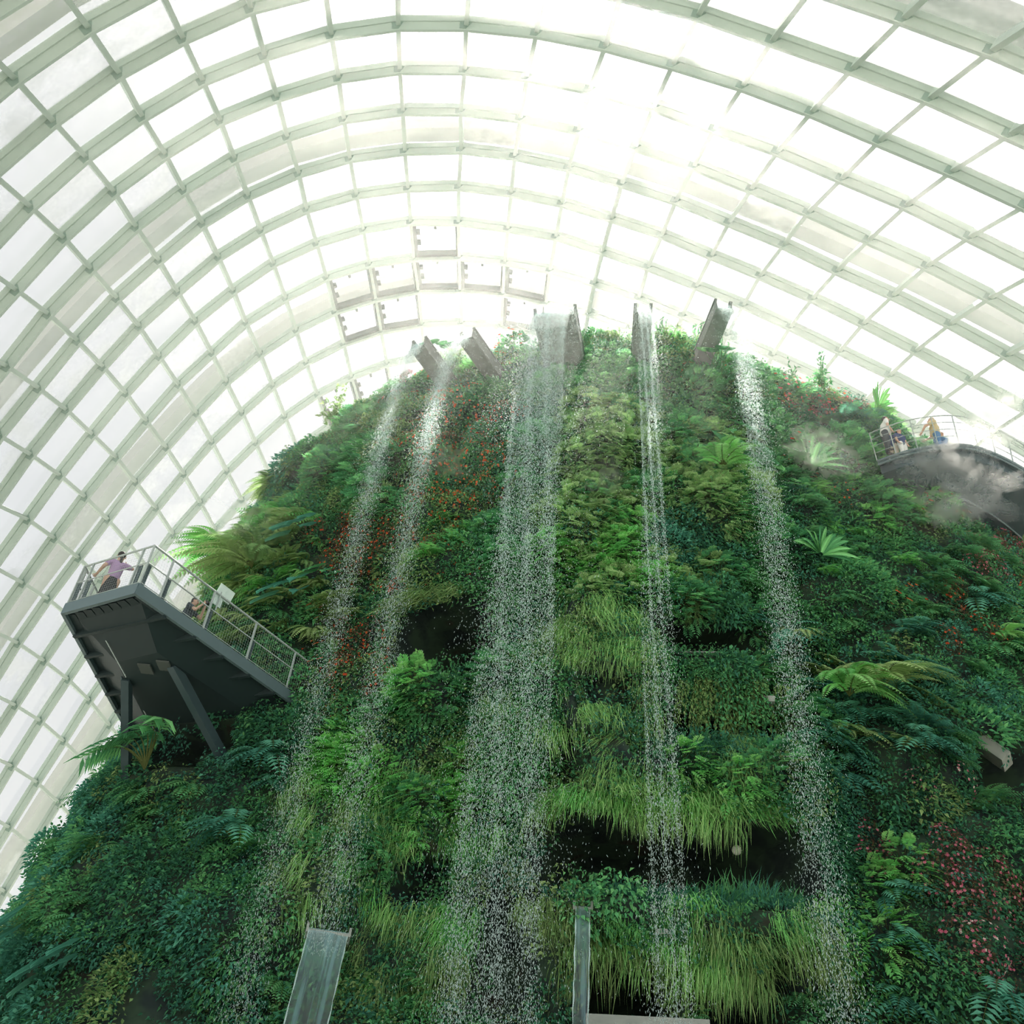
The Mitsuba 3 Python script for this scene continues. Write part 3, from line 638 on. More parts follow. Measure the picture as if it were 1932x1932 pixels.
def nest_fern(seed, pal, n=13, L=.95):
    s = Soup(seed)
    for i in range(n):
        a = (i + .5) / n * np.pi
        d = unit([math.cos(a), .45 * math.sin(a) + .2, .85 * math.sin(a) + s.r.uniform(0, .35)])
        flat_leaf(s, np.array([0, .1, 0]) + d * .08, d, unit([-.4 * math.cos(a), 1.0, .3]), L * s.r.uniform(.75, 1.1), L * .17, s.colours(pal, 1, .2)[0], 'strap', sag=.35, rows=8)
    return s


def tall_frond_plant(seed, pal, n=9, L=1.5):
    """Bare arching stalks that carry a drooping feathered blade."""
    s, st = Soup(seed), Soup(seed + 500)
    for i in range(n):
        a = np.pi * (i + .5) / n
        d = unit([math.cos(a) * .75, .35, .9])
        LL = L * s.r.uniform(.75, 1.1)
        t = np.linspace(0, 1, 10)
        path = np.outer(t * LL, d) - np.outer(t ** 3 * LL * .55, [0, 0, 1.0]) + np.outer(t ** 2 * LL * .3, [math.cos(a), .5, 0])
        st.blades(path[None], unit(np.cross(d, [0, 1.0, 0]))[None], np.linspace(.04, .012, 10)[None], np.array([[.20, .24, .09]]))
        st.blades(path[None], unit(np.cross(d, [1.0, 0, 0.3]))[None], np.linspace(.04, .012, 10)[None], np.array([[.17, .20, .08]]))
        tt = np.linspace(.55, 1, 9)
        ax = np.stack([np.interp(tt, t, path[:, k]) for k in range(3)], 1)
        tan = unit(np.gradient(ax, axis=0)); side = unit(np.cross(tan, [0, 0, 1.0])); up = np.cross(side, tan)
        col = s.colours(pal, 1)[0]
        for sg in (-1, 1):
            s.leaves(ax, side * sg * .8 + tan * .6 - up * .2, up, np.full(9, LL * .24), np.full(9, LL * .055), col * s.r.uniform(.8, 1.2, (9, 1)), sag=.35)
    return s, st


def flower_dots(seed, cols, n=26, rad=.55, size=.055, out=.78, tall=1.0):
    s = Soup(seed)
    p, nn = dome(s.r, n, out, tall)
    p = p / np.linalg.norm(p / [1, out, tall], axis=1, keepdims=True) * rad * 1.06
    for k in range(5):                                                    # five petals round each centre
        a = 2 * np.pi * k / 5
        u = unit(np.cross(nn, [0.3, .2, 1.0])); v = np.cross(nn, u)
        s.leaves(p, u * math.cos(a) + v * math.sin(a) + nn * .5, nn, size, size * .8, s.colours(cols, n, .15), sag=.0, fold=.1)
    return s


def spathes(seed, cols, n=9, rad=.55):
    """Red flat bracts held out on stalks (flamingo flowers)."""
    s, st = Soup(seed), Soup(seed + 500)
    for i in range(n):
        o = unit(s.r.normal(size=3) * [1, .4, .8] + [0, .9, .15]) * rad * s.r.uniform(.85, 1.3)
        flat_leaf(s, o, unit([s.r.normal() * .6, .5, -.6]), unit([0, .8, .7]), .15, .12, s.colours(cols, 1, .15)[0], sag=.1, rows=5)
        st.blades(np.stack([o * t for t in (0.2, .6, 1.0)])[None], np.array([[.8, 0, .4]]), np.full((1, 3), .012), np.array([[.12, .18, .06]]))
    return s, st


def twigs(seed, pal, n=14, L=.75, leaves=14):
    """An airy bush of thin upright twigs with small leaves, for the skyline."""
    s, st = Soup(seed), Soup(seed + 500)
    for i in range(n):
        d = unit([s.r.normal() * .6, s.r.uniform(0, .6), 1.0])
        LL = L * s.r.uniform(.5, 1.2)
        t = np.linspace(0, 1, 5)
        path = np.outer(t * LL, d) + np.outer(t ** 2 * LL * .25, s.r.normal(size=3))
        st.blades(path[None], unit(np.cross(d, [.2, 1, 0]))[None], np.linspace(.016, .006, 5)[None], np.array([[.10, .08, .05]]))
        tt = s.r.uniform(.25, 1, leaves)
        B = np.stack([np.interp(tt, t, path[:, k]) for k in range(3)], 1)
        s.leaves(B, unit(s.r.normal(size=(leaves, 3)) + d * .6), unit(s.r.normal(size=(leaves, 3)) * .5 + [0, .2, 1]), s.r.uniform(.08, .15, leaves), s.r.uniform(.04, .06, leaves), s.colours(pal, leaves, .3))
    return s, st


RED, PINK, WHITE, GOLD = [(.75, .10, .05), (.65, .16, .06)], [(.75, .30, .36), (.70, .16, .26)], [(.80, .74, .66)], [(.80, .50, .06)]
CORAL = [(.85, .22, .08), (.75, .14, .06)]
PROTO = {}


def proto(kind, *parts):
    """parts: (name, soup, material). Keeps one shapegroup per variant."""
    i = len(PROTO.setdefault(kind, []))
    key = f'proto_{kind}_{i}'
    scene[key] = {'type': 'shapegroup', **{nm: sp.mesh(mt) for nm, sp, mt in parts}}
    PROTO[kind].append(key)


for v in range(4):
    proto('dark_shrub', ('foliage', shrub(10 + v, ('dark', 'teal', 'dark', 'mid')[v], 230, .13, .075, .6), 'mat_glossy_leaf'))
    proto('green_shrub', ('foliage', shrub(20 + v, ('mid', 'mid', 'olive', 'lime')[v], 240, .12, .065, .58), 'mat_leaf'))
    proto('feathery_mound', ('fronds', feather(30 + v, ('light', 'mid', 'light', 'lime')[v], 60, .62), 'mat_leaf'))
    a, b = fern(40 + v, ('mid', 'lime', 'light', 'teal')[v], 11 + v, 1.0 + .1 * v, .26)
    proto('fern', ('fronds', a, 'mat_leaf'), ('stalks', b, 'mat_leaf'))
    proto('hanging_grass', ('blades', hanging_grass(50 + v, ('grass', 'grass', 'lime', 'olive')[v], 170, .66), 'mat_leaf'))
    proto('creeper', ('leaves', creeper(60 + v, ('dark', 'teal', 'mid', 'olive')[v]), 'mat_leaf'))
    fs = shrub(70 + v, ('rust', 'mid', 'olive', 'mid')[v], 210, .10, .055, .55)
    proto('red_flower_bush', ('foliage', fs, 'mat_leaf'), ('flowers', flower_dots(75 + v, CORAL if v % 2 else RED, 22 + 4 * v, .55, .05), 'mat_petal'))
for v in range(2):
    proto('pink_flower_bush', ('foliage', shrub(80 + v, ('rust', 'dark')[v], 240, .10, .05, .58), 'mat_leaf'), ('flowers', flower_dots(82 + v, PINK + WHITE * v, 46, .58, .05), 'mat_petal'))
    a, b = spathes(84 + v, RED, 10, .6)
    proto('flamingo_flower', ('foliage', shrub(86 + v, 'mid', 90, .22, .13, .5, mat='mat_glossy_leaf'), 'mat_glossy_leaf'), ('spathes', a, 'mat_petal'), ('stalks', b, 'mat_leaf'))
    a, b = elephant_ear(90 + v, ('teal', 'mid')[v], 6 + v)
    proto('elephant_ear', ('leaves', a, 'mat_glossy_leaf'), ('stalks', b, 'mat_leaf'))
    proto('nest_fern', ('leaves', nest_fern(94 + v, ('lime', 'mid')[v]), 'mat_glossy_leaf'))
    proto('upright_grass', ('blades', upright_grass(96 + v, ('teal', 'mid')[v], 60, .65), 'mat_leaf'))
    a, b = vine_curtain(98 + v, ('mid', 'olive')[v])
    proto('vine_curtain', ('leaves', a, 'mat_leaf'), ('strands', b, 'mat_leaf'))
    a, b = twigs(102 + v, ('olive', 'mid')[v], 16)
    proto('twiggy_bush', ('leaves', a, 'mat_leaf'), ('twigs', b, 'mat_leaf'))
proto('twiggy_bush', ('leaves', twigs(110, 'mid', 14)[0], 'mat_leaf'), ('twigs', twigs(110, 'mid', 14)[1], 'mat_leaf'), ('flowers', flower_dots(111, PINK + CORAL, 16, .6, .06, .6, .9), 'mat_petal'))
a, b = tall_frond_plant(115, 'mid')
proto('stalked_fern', ('fronds', a, 'mat_leaf'), ('stalks', b, 'mat_leaf'))
a, b = fern(118, 'lime', 13, 1.25, .16, 22, .55)
proto('sword_fern', ('fronds', a, 'mat_leaf'), ('stalks', b, 'mat_leaf'))
a, b = fern(119, 'olive', 13, 1.3, .16, 22, .5)
proto('sword_fern', ('fronds', a, 'mat_leaf'), ('stalks', b, 'mat_leaf'))


def hill_frame(th, z, eps=.02):
    p = wall_point(th, z, hill_r(th, z))
    a = wall_point(th + .25 / 11, z, hill_r(th + .25 / 11, z)) - wall_point(th - .25 / 11, z, hill_r(th - .25 / 11, z))
    b = wall_point(th, z + .25, hill_r(th, z + .25)) - wall_point(th, z - .25, hill_r(th, z - .25))
    return p, unit(np.cross(b, a)) * 1.0


def plant_frames(th, z, rs, lift=0.0):
    """Placing matrices for plants on the hill: x along the wall, y out, z up, turned a little at random."""
    p, n = hill_frame(th, z)
    rad = np.stack([np.sin(th), np.cos(th)], -1)
    radial = np.concatenate([rad[:, :1] * RGT + rad[:, 1:] * TOW, np.zeros((len(th), 1))], 1)
    n = np.where((n * radial).sum(1, keepdims=True) < -.2, -n, n)
    y = unit(n * .5 + radial * .8)
    zz = np.array([0, 0, 1.0]) - y * y[:, 2:]
    zz = unit(zz)
    x = np.cross(y, zz)
    return p, x, y, zz


def place(p, x, y, z, s, mirror, roll):
    c, w = math.cos(roll), math.sin(roll)
    x2, z2 = x * c + z * w, z * c - x * w
    m = np.eye(4)
    m[:3, 0], m[:3, 1], m[:3, 2], m[:3, 3] = x2 * s * mirror, y * s, z2 * s, p
    return T4(m)
# ------------------------------------------------------------------ planting the hill
FALL_LINES = [((770, 690), (480, 1930)), ((862, 690), (615, 1760)), ((1010, 720), (925, 1930)), ((1222, 700), (1258, 1930)), ((1402, 700), (1560, 1930))]
BETWEEN = ['left of all waterfalls', 'between the two left waterfalls', 'just left of the wide waterfall',
           'just right of the wide waterfall', 'between the two right waterfalls', 'right of all waterfalls']


def gap(px, py):
    n = 0
    for (x0, y0), (x1, y1) in FALL_LINES:
        n += px > x0 + (x1 - x0) * (py - y0) / (y1 - y0)
    return int(n)


LANDMARKS = [(300, 1400, 140, 'under the lookout deck'), (470, 1090, 110, 'behind the lookout deck'), (838, 1208, 120, 'by the hollow left of the wide waterfall'),
             (1275, 1540, 120, 'above the large dark hollow'), (1400, 1540, 110, 'above the large dark hollow near the lamp'), (1290, 1740, 110, 'below the large dark hollow'), (1430, 1760, 100, 'below the globe lamp'),
             (1330, 1196, 90, 'by the recess between the right waterfalls'), (1860, 1400, 120, 'by the tilted concrete slab'), (1720, 900, 120, 'below the curved walkway'), (1870, 1100, 110, 'at the right edge under the walkway'),
             (820, 680, 80, 'by the two left chutes'), (1140, 680, 70, 'beside the wide chute'), (1300, 690, 80, 'beside the long right chute'), (620, 1840, 110, 'by the clear water sheet'), (1080, 1820, 90, 'by the glassy water ribbon'),
             (1860, 1840, 150, 'in the bottom right corner'), (90, 1840, 150, 'in the bottom left corner'), (240, 1560, 130, 'on the left outline of the hill'), (420, 1620, 110, 'around the silver-green fern'), (1372, 1320, 90, 'by the vine curtain'),
             (1640, 1330, 120, 'around the brownish tree fern'), (1500, 960, 90, 'by the bird nest fern'), (1620, 760, 110, 'on the right shoulder of the hill'), (620, 850, 110, 'on the left shoulder of the hill'), (420, 1860, 130, 'on the lower left slope'),
             (1640, 1720, 120, 'beside the lime green shrubs low on the right'), (1700, 1520, 110, 'beneath the concrete slab'), (590, 1180, 80, 'by the deck railing end'), (1130, 1330, 100, 'around the round dark niche')]


def where_is(px, py):
    near = min(LANDMARKS, key=lambda m: math.hypot(px - m[0], py - m[1]) / m[2])
    return near[3] if math.hypot(px - near[0], py - near[1]) < near[2] else f'{band(py)} {BETWEEN[gap(px, py)]}'


def side_of(px, py):
    near = min(LANDMARKS, key=lambda m: math.hypot(px - m[0], py - m[1]) / m[2])
    if math.hypot(px - near[0], py - near[1]) < near[2]:
        dx, dy = px - near[0], py - near[1]
        return ('upper' if dy < 0 else 'lower') if abs(dy) > abs(dx) else ('left-hand' if dx < 0 else 'right-hand')
    lo, hi = [(500, 720), (720, 1000), (1000, 1330), (1330, 1680), (1680, 2000)][int(np.searchsorted([720, 1000, 1330, 1680], py))]
    return 'upper' if py < (lo + hi) / 2 else 'lower'


def band(py):
    return ('along the summit', 'high up', 'halfway up', 'low down', 'at the bottom edge')[int(np.searchsorted([720, 1000, 1330, 1680], py))]


LOOK = {'dark_shrub': (['dark green leafy shrub', 'blue-green leafy shrub', 'dark glossy shrub', 'mid green glossy shrub'], 'shrub', 'shrubs'),
        'green_shrub': (['fresh green bushy shrub', 'leafy green shrub', 'olive green shrub', 'bright lime green shrub'], 'shrub', 'green shrubs'),
        'feathery_mound': (['pale green feathery mound plant', 'mid green feathery mound plant', 'light feathery tiered mound plant', 'lime feathery mound plant'], 'shrub', 'feathery mounds'),
        'fern': (['mid green fern', 'lime green arching fern', 'pale green fern', 'blue-green fern'], 'fern', 'ferns'),
        'hanging_grass': (['yellow-green clump of hanging grass', 'dense clump of drooping grass', 'bright green clump of hanging grass', 'olive clump of drooping grass'], 'grass', 'hanging grass clumps'),
        'red_flower_bush': (['brownish bush with small red flowers', 'green bush dotted with coral flowers', 'olive bush with red flowers', 'leafy bush with orange-red flowers'], 'flowering bush', 'red flowering bushes'),
        'pink_flower_bush': (['reddish bush with pink flowers', 'dark bush with pink and white flowers'], 'flowering bush', 'pink flowering bushes'),
        'flamingo_flower': (['flamingo flower plant with red bracts', 'leafy plant with scarlet bracts'], 'flower', 'flamingo flowers'),
        'elephant_ear': (['blue-green elephant ear plant', 'green elephant ear plant'], 'plant', 'elephant ears'),
        'nest_fern': (['lime bird nest fern', 'green bird nest fern with strap leaves'], 'fern', 'bird nest ferns'),
        'upright_grass': (['blue-green tuft of upright grass', 'green tuft of upright grass'], 'grass', 'upright grass tufts'),
        'vine_curtain': (['green curtain of hanging vine', 'olive curtain of hanging vine'], 'vine', 'vine curtains'),
        'twiggy_bush': (['airy olive twiggy bush', 'airy green twiggy bush', 'airy twiggy bush with pink flowers'], 'bush', 'twiggy bushes'),
        'stalked_fern': (['tall plant with bare stalks and drooping fronds'], 'plant', 'stalked ferns'),
        'sword_fern': (['green sword fern with long fronds', 'olive sword fern with long fronds'], 'fern', 'sword ferns')}

G_, FM, RF, PF, FL = 'hanging_grass', 'feathery_mound', 'red_flower_bush', 'pink_flower_bush', 'flamingo_flower'
DS, GS, FE, SW, TW = 'dark_shrub', 'green_shrub', 'fern', 'sword_fern', 'twiggy_bush'
ZONES = [  # centre, half size, kinds with weights (variant optional)
    (1130, 1240, 110, 130, {(G_, 0): 5, (G_, 1): 4, (FM, 0): 1}), (1130, 1420, 120, 150, {(G_, 0): 5, (G_, 1): 5}), (1200, 1500, 70, 90, {(G_, 1): 1, (G_, 2): 1}),
    (1380, 1490, 120, 60, {(G_, 2): 3, (G_, 1): 2, (FM, 3): 1}), (1430, 1545, 60, 60, {(G_, 3): 1, (FM, 3): 1}), (605, 1590, 95, 170, {(G_, 0): 5, (G_, 1): 4, (G_, 2): 1}),
    (560, 1710, 60, 140, {(G_, 0): 3, (G_, 1): 2}), (760, 1500, 80, 100, {(G_, 1): 2, (FM, 3): 2, (FM, 1): 1}), (740, 1810, 120, 130, {(G_, 2): 3, (G_, 3): 2, (G_, 0): 1}),
    (840, 1600, 60, 220, {(G_, 0): 3, (G_, 2): 2, (FM, 3): 1}), (1020, 1790, 70, 160, {(G_, 3): 2, (G_, 0): 2}), (1330, 1770, 290, 60, {(G_, 0): 3, (G_, 2): 3, (G_, 3): 2}),
    (1430, 1860, 60, 80, {(G_, 0): 1, (G_, 3): 1}), (1240, 1870, 30, 70, {(G_, 3): 1}), (1060, 1610, 24, 110, {(G_, 0): 1}), (1495, 1620, 36, 90, {(G_, 0): 1, (G_, 2): 1}),
    (1150, 740, 90, 60, {(FM, 1): 3, (GS, 0): 1}), (1160, 830, 100, 90, {(FM, 0): 4, (FM, 2): 3}), (1130, 950, 110, 60, {(FM, 0): 2, (FM, 1): 2, (FE, 2): 1}),
    (1130, 1040, 90, 90, {(FM, 2): 4, (FM, 3): 2}), (1320, 860, 90, 80, {(FM, 1): 3, (FM, 0): 2, ('elephant_ear', 1): 1}), (1340, 940, 100, 60, {(FM, 2): 2, (FM, 1): 2}),
    (1320, 1060, 90, 70, {(DS, 0): 2, (DS, 1): 2, (FM, 1): 1}), (1420, 1060, 70, 70, {(FM, 1): 2, (GS, 0): 2}), (1270, 1120, 60, 60, {(FM, 3): 3, (FM, 2): 2}),
    (1380, 1260, 130, 60, {('vine_curtain', 0): 1, (DS, 0): 2}), (840, 870, 110, 150, {(RF, 0): 3, (RF, 1): 3, (RF, 2): 2, (RF, 3): 2}), (740, 800, 70, 110, {(RF, 1): 2, (RF, 3): 2, (GS, 2): 2, (FE, 0): 1}),
    (700, 1060, 110, 90, {(RF, 0): 4, (RF, 2): 1, (GS, 2): 1}), (600, 1190, 60, 80, {(FL, 0): 2, (GS, 0): 1, (RF, 0): 2}), (660, 1240, 80, 90, {(RF, 0): 2, (RF, 2): 1, (DS, 3): 1}),
    (850, 1070, 60, 110, {(GS, 0): 2, (RF, 2): 1, (FE, 1): 2, (GS, 2): 1}), (820, 1290, 110, 60, {(FM, 1): 3, (FM, 3): 2}), (660, 1490, 90, 60, {(FM, 3): 3, (GS, 3): 2}),
    (1550, 880, 90, 50, {(FM, 1): 3, (FL, 1): 1}), (1650, 950, 110, 70, {(FM, 3): 3, (FM, 1): 3, (FL, 0): 1.2, (RF, 1): .6}), (1560, 740, 120, 70, {(TW, 2): 2, (GS, 2): 2, (PF, 0): 2, (FM, 1): 1}),
    (1860, 1740, 130, 140, {(PF, 0): 4, (PF, 1): 3, (DS, 0): 1}), (1790, 1640, 70, 70, {(PF, 0): 2, (DS, 0): 1}), (1880, 1050, 60, 70, {(PF, 0): 3, (FE, 0): 1}),
    (1800, 1150, 130, 90, {(RF, 0): 3, (FE, 0): 2, (FE, 3): 2, (FL, 0): .6}), (530, 1060, 110, 90, {(SW, 0): 3, (SW, 1): 3, (FE, 1): 2}), (470, 1170, 80, 70, {(SW, 1): 2, (FE, 0): 2}),
    (1640, 1320, 130, 100, {(FE, 3): 3, (SW, 1): 2, (DS, 1): 2}), (1600, 1480, 110, 70, {(SW, 0): 1, (FE, 3): 3, (DS, 0): 2}), (1700, 1060, 150, 110, {(FE, 0): 3, (FM, 1): 3, (GS, 0): 2, (FE, 1): 1}),
    (1590, 1180, 110, 70, {(GS, 0): 2, (DS, 3): 2, (FE, 0): 2}), (1570, 1570, 130, 130, {(DS, 0): 4, (DS, 1): 2}), (1700, 1650, 80, 50, {(GS, 3): 3, (FM, 3): 1}), (1640, 1770, 60, 140, {(GS, 3): 2, (FM, 3): 1, (DS, 1): 1}),
    (1800, 1480, 120, 90, {(PF, 1): 1.5, (FE, 0): 2, (DS, 0): 2, (GS, 2): 1}), (1850, 1300, 100, 90, {(GS, 1): 2, (FE, 0): 2, (DS, 1): 2, (GS, 2): 1}), (90, 1840, 110, 90, {('elephant_ear', 0): 1, (DS, 1): 4}),
    (400, 1480, 160, 120, {(DS, 0): 3, (DS, 3): 2, (FE, 3): 1}), (420, 1790, 120, 130, {(DS, 3): 2, (GS, 0): 3}), (180, 1640, 180, 190, {(DS, 1): 3, (DS, 2): 2, (FE, 0): 1.2, (GS, 0): 1}),
    (200, 1880, 100, 60, {(GS, 2): 1, (G_, 3): 1}), (350, 1590, 130, 90, {(GS, 0): 2, (DS, 3): 2, (FE, 1): .5})]


def pick(px, py):
    best, kinds = 1.0, None
    for cx, cy, hx, hy, ks in ZONES:
        e = ((px - cx) / hx) ** 2 + ((py - cy) / hy) ** 2 + rng.uniform(-.25, .25)
        if e < best:
            best, kinds = e, ks
    if kinds is None:
        if py < 720:
            kinds = {(GS, 0): 2, (GS, 2): 2, (TW, 0): 1.2, (TW, 1): 1.2, (RF, 3): 1, (FE, 1): 1}
        elif px < 560:
            kinds = {(DS, 0): 2, (DS, 3): 2, (GS, 0): 2, (FE, 0): 1, (DS, 1): 2, (SW, 1): .4}
        elif px < 1480:
            kinds = {(GS, 0): 2, (FM, 1): 2.5, (DS, 0): 2, (DS, 3): 2, (FE, 0): .8, (GS, 2): 1}
        else:
            kinds = {(FE, 0): 1.6, (FE, 3): 1.4, (DS, 0): 2, (GS, 0): 2, (FM, 1): 1.5, (SW, 0): .5}
    ks = list(kinds)
    w = np.array([kinds[k] for k in ks], float)
    return ks[rng.choice(len(ks), p=w / w.sum())]


def scatter(step, jitter=.85):
    """Jittered spots all over the part of the hill that shows, with their pixels."""
    zs = np.arange(3.2, 30.2, step)
    th, z = [], []
    for zz in zs:
        n = int(2 * math.radians(100) * 12.5 / step)
        th.append(np.linspace(-math.radians(100), math.radians(100), n)); z.append(np.full(n, zz))
    th, z = np.concatenate(th), np.concatenate(z)
    th = th + rng.uniform(-.5, .5, len(th)) * step / 12.5 * jitter
    z = np.clip(z + rng.uniform(-.5, .5, len(z)) * step * jitter, 2.5, 30.15)
    p = wall_point(th, z, hill_r(th, z))
    pr = project(p)
    r = base_r(th, z)
    rad = np.concatenate([np.sin(th)[:, None] * RGT + np.cos(th)[:, None] * TOW, np.full((len(th), 1), .12)], 1)
    face = (unit(EYE - p) * unit(rad)).sum(1)
    ok = (pr[:, 2] > 2) & (abs(pr[:, 0] - 966) < 1090) & (pr[:, 1] < 2080) & (face > -.28)
    return th[ok], z[ok], pr[ok], face[ok]


def add_plant(key, kind, variant, m):
    scene[key] = {'type': 'instance', 'to_world': m, 'group': {'type': 'ref', 'id': PROTO[kind][variant % len(PROTO[kind])]}}


DEEP_KEEP = 0.3
OF_BUMP = {}
spots = []                                                                # (kind, variant, matrix, px, py, depth)
th, z, pr, face = scatter(.60)
hol = hollow_at(th, z)
P_, X_, Y_, Z_ = plant_frames(th, z, None)
SIZE = {DS: 1.0, GS: 1.0, FM: .95, FE: .8, SW: .75, G_: .9, TW: 1.1, 'vine_curtain': .8, 'elephant_ear': 1.0}
for i in range(len(th)):
    if hol[i] > DEEP_KEEP:
        continue
    b = int(cushion(th[i], z[i])[1])
    if b not in OF_BUMP:
        OF_BUMP[b] = pick(pr[i, 0], pr[i, 1])
    kind, var = OF_BUMP[b] if rng.uniform() < .5 else pick(pr[i, 0], pr[i, 1])
    s = SIZE.get(kind, .9) * rng.uniform(.7, 1.3)
    lift = .02
    spots.append((kind, var, place(P_[i] - Y_[i] * .08, X_[i], Y_[i], Z_[i], s, rng.choice([-1, 1]), rng.normal() * .25), pr[i, 0], pr[i, 1], pr[i, 2]))
    if kind in (G_,) and rng.uniform() < .35:                              # grass grows thick
        spots.append((kind, var, place(P_[i] + X_[i] * rng.normal() * .3 + Z_[i] * rng.normal() * .3, X_[i], Y_[i], Z_[i], s, -1, rng.normal() * .25), pr[i, 0], pr[i, 1], pr[i, 2]))
# fringes that hang over the mouths of the hollows
for cx, cy, hx, kinds in ((1275, 1528, 205, ((G_, 0), (G_, 2), (G_, 1))), (1175, 1795, 65, ((G_, 3), (G_, 0))), (1360, 1832, 62, ((G_, 0), (G_, 3))), (835, 1140, 60, ((G_, 3), (GS, 2))), (1330, 1150, 70, ((FM, 1), (DS, 0))), (1372, 1296, 78, (('vine_curtain', 0), ('vine_curtain', 1)))):
    for px in np.arange(cx - hx, cx + hx, 24):
        t0, z0 = hit(px + rng.normal() * 5, cy + rng.normal() * 8)
        p, x, y, zz = plant_frames(np.array([t0]), np.array([z0]), None)
        q = wall_point(t0, z0, base_r(t0, z0) + .35)
        k, v = kinds[rng.integers(len(kinds))]
        spots.append((k, v, place(q, x[0], y[0], zz[0], rng.uniform(.8, 1.3), rng.choice([-1, 1]), 0), px, cy, 25))
# upright tufts and vines along the ledges below the hollows
for cx, cy, hx, kind, st in ((1290, 1712, 220, 'upright_grass', 22), (1370, 1425, 80, 'upright_grass', 26)):
    for px in np.arange(cx - hx, cx + hx, st):
        t0, z0 = hit(px + rng.normal() * 6, cy + rng.normal() * 4)
        p, x, y, zz = plant_frames(np.array([t0]), np.array([z0]), None)
        q = wall_point(t0, z0, base_r(t0, z0) + .15)
        spots.append((kind, int(rng.integers(2)), place(q, x[0], y[0], zz[0], rng.uniform(.7, 1.15), rng.choice([-1, 1]), 0), px, cy, 25))
by = {}
for sp in spots:
    by.setdefault(sp[0], []).append(sp)
for kind, items in by.items():
    looks, cat, plural = LOOK[kind]
    inside = [abs(s[3] - 966) < 990 and abs(s[4] - 966) < 990 for s in items]
    items = [s for _, s in sorted(zip(inside, items), key=lambda q: (not q[0], q[1][5]))]
    for i, (k, var, m, px, py, d) in enumerate(items):
        if i < 300:
            where = where_is(px, py)
            look = f'{side_of(px, py)} {looks[var % len(looks)]}'
            key = thing(kind, f'{look} {where}', cat, f'{look}, {where}')
            add_plant(key, kind, var, m)
            for nm in scene[PROTO[kind][var % len(PROTO[kind])]]:
                if nm in ('flowers', 'spathes'):
                    tag(f'{key}__{nm}', kind='stuff')                     # blossoms of a few pixels each
        else:
            add_plant(f'distant_{kind}__{i - 299:03d}', kind, var, m)
    if len(items) > 300:
        tag(f'distant_{kind}', f'further {plural} that cover the planted hill', cat, None, 'stuff')
# ivy and small creepers that cover the soil between the plants
th, z, pr, face = scatter(.66)
hol = hollow_at(th, z)
P_, X_, Y_, Z_ = plant_frames(th, z, None)
n = 0
for i in range(len(th)):
    if hol[i] > .25:
        continue
    n += 1
    px, py = pr[i, 0], pr[i, 1]
    v = (0, 1, 2, 3)[int(rng.choice(4, p=[.4, .25, .25, .1]) if px < 560 or px > 1480 else rng.choice(4, p=[.2, .15, .45, .2]))]
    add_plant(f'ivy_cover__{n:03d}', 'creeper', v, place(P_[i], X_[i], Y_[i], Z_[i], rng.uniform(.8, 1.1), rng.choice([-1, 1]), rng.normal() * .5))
tag('ivy_cover', 'small leaved ivy that covers the hill between the larger plants', 'ivy', None, 'stuff')


def single(kind, var, px, py, s, label, cat, roll=0.0, out=.2, turn=0.0):
    """One plant that stands out, placed where it grows on the hill."""
    t0, z0 = hit(px, py)
    p, x, y, zz = plant_frames(np.array([t0]), np.array([z0]), None)
    x, y = x[0] * math.cos(turn) + y[0] * math.sin(turn), y[0] * math.cos(turn) - x[0] * math.sin(turn)
    q = wall_point(t0, z0, float(hill_r(np.array([t0]), np.array([z0]))[0]) + out)
    key = thing(kind, label, cat)
    add_plant(key, kind, var, place(q, x, y, zz[0], s, 1, roll))
    return key


single('stalked_fern', 0, 345, 1475, 1.35, 'tall plant with pale bare stalks and drooping fronds under the lookout deck', 'plant', out=.5)
single('elephant_ear', 0, 610, 1045, 1.15, 'large blue-green elephant ear leaves beside the leftmost waterfall', 'plant', out=.55)
single('elephant_ear', 0, 585, 1160, 1.2, 'large teal leaves hanging beside the red flowers near the deck railing', 'plant', out=.6)
single('elephant_ear', 1, 625, 1110, .9, 'broad round leaf plant just left of the leftmost waterfall', 'plant', out=.5)
single('sword_fern', 0, 470, 1075, 1.5, 'bright lime fern sticking out into the light above the deck', 'fern', out=.7)
single('sword_fern', 1, 520, 1090, 1.7, 'huge olive sword fern behind the information panel of the deck', 'fern', out=.5)
single('elephant_ear', 1, 1340, 745, 1.2, 'big dark green paddle leaves below the slanting right chute', 'plant', out=.5)
single('nest_fern', 1, 1500, 905, 1.3, 'dark bird nest fern with broad paddle leaves right of the rightmost waterfall', 'fern', out=.5)
single('nest_fern', 1, 1510, 1075, 1.1, 'green strap leaf fern fanning out below the paddle leaves', 'fern', out=.4)
single('sword_fern', 0, 1335, 925, 1.1, 'blue-green fan of thin fronds between the two right waterfalls', 'fern', out=.6)
single('sword_fern', 0, 1550, 1345, 1.3, 'light green fern held out flat in front of the rightmost waterfall', 'fern', out=.8)
single('sword_fern', 1, 1640, 1330, 1.6, 'large brownish tree fern with hanging fronds on the right flank', 'fern', out=.6)
single('fern', 3, 470, 1590, 1.0, 'pale silver-green fern standing out on the dark left slope', 'fern', out=.6)
single('elephant_ear', 0, 60, 1850, 1.2, 'blue-green heart leaf plant in the bottom left corner', 'plant', out=.4)
single('elephant_ear', 1, 815, 665, 1.1, 'banana-like leaves with pink flowers at the left end of the summit', 'plant', out=.3)
single('pink_flower_bush', 0, 798, 735, .6, 'small cluster of pink flowers below the leftmost chute', 'flowering bush', out=.5)
single('flamingo_flower', 0, 965, 640, 1.0, 'spiky plant with orange flowers beside the wide chute', 'flower', out=.4)
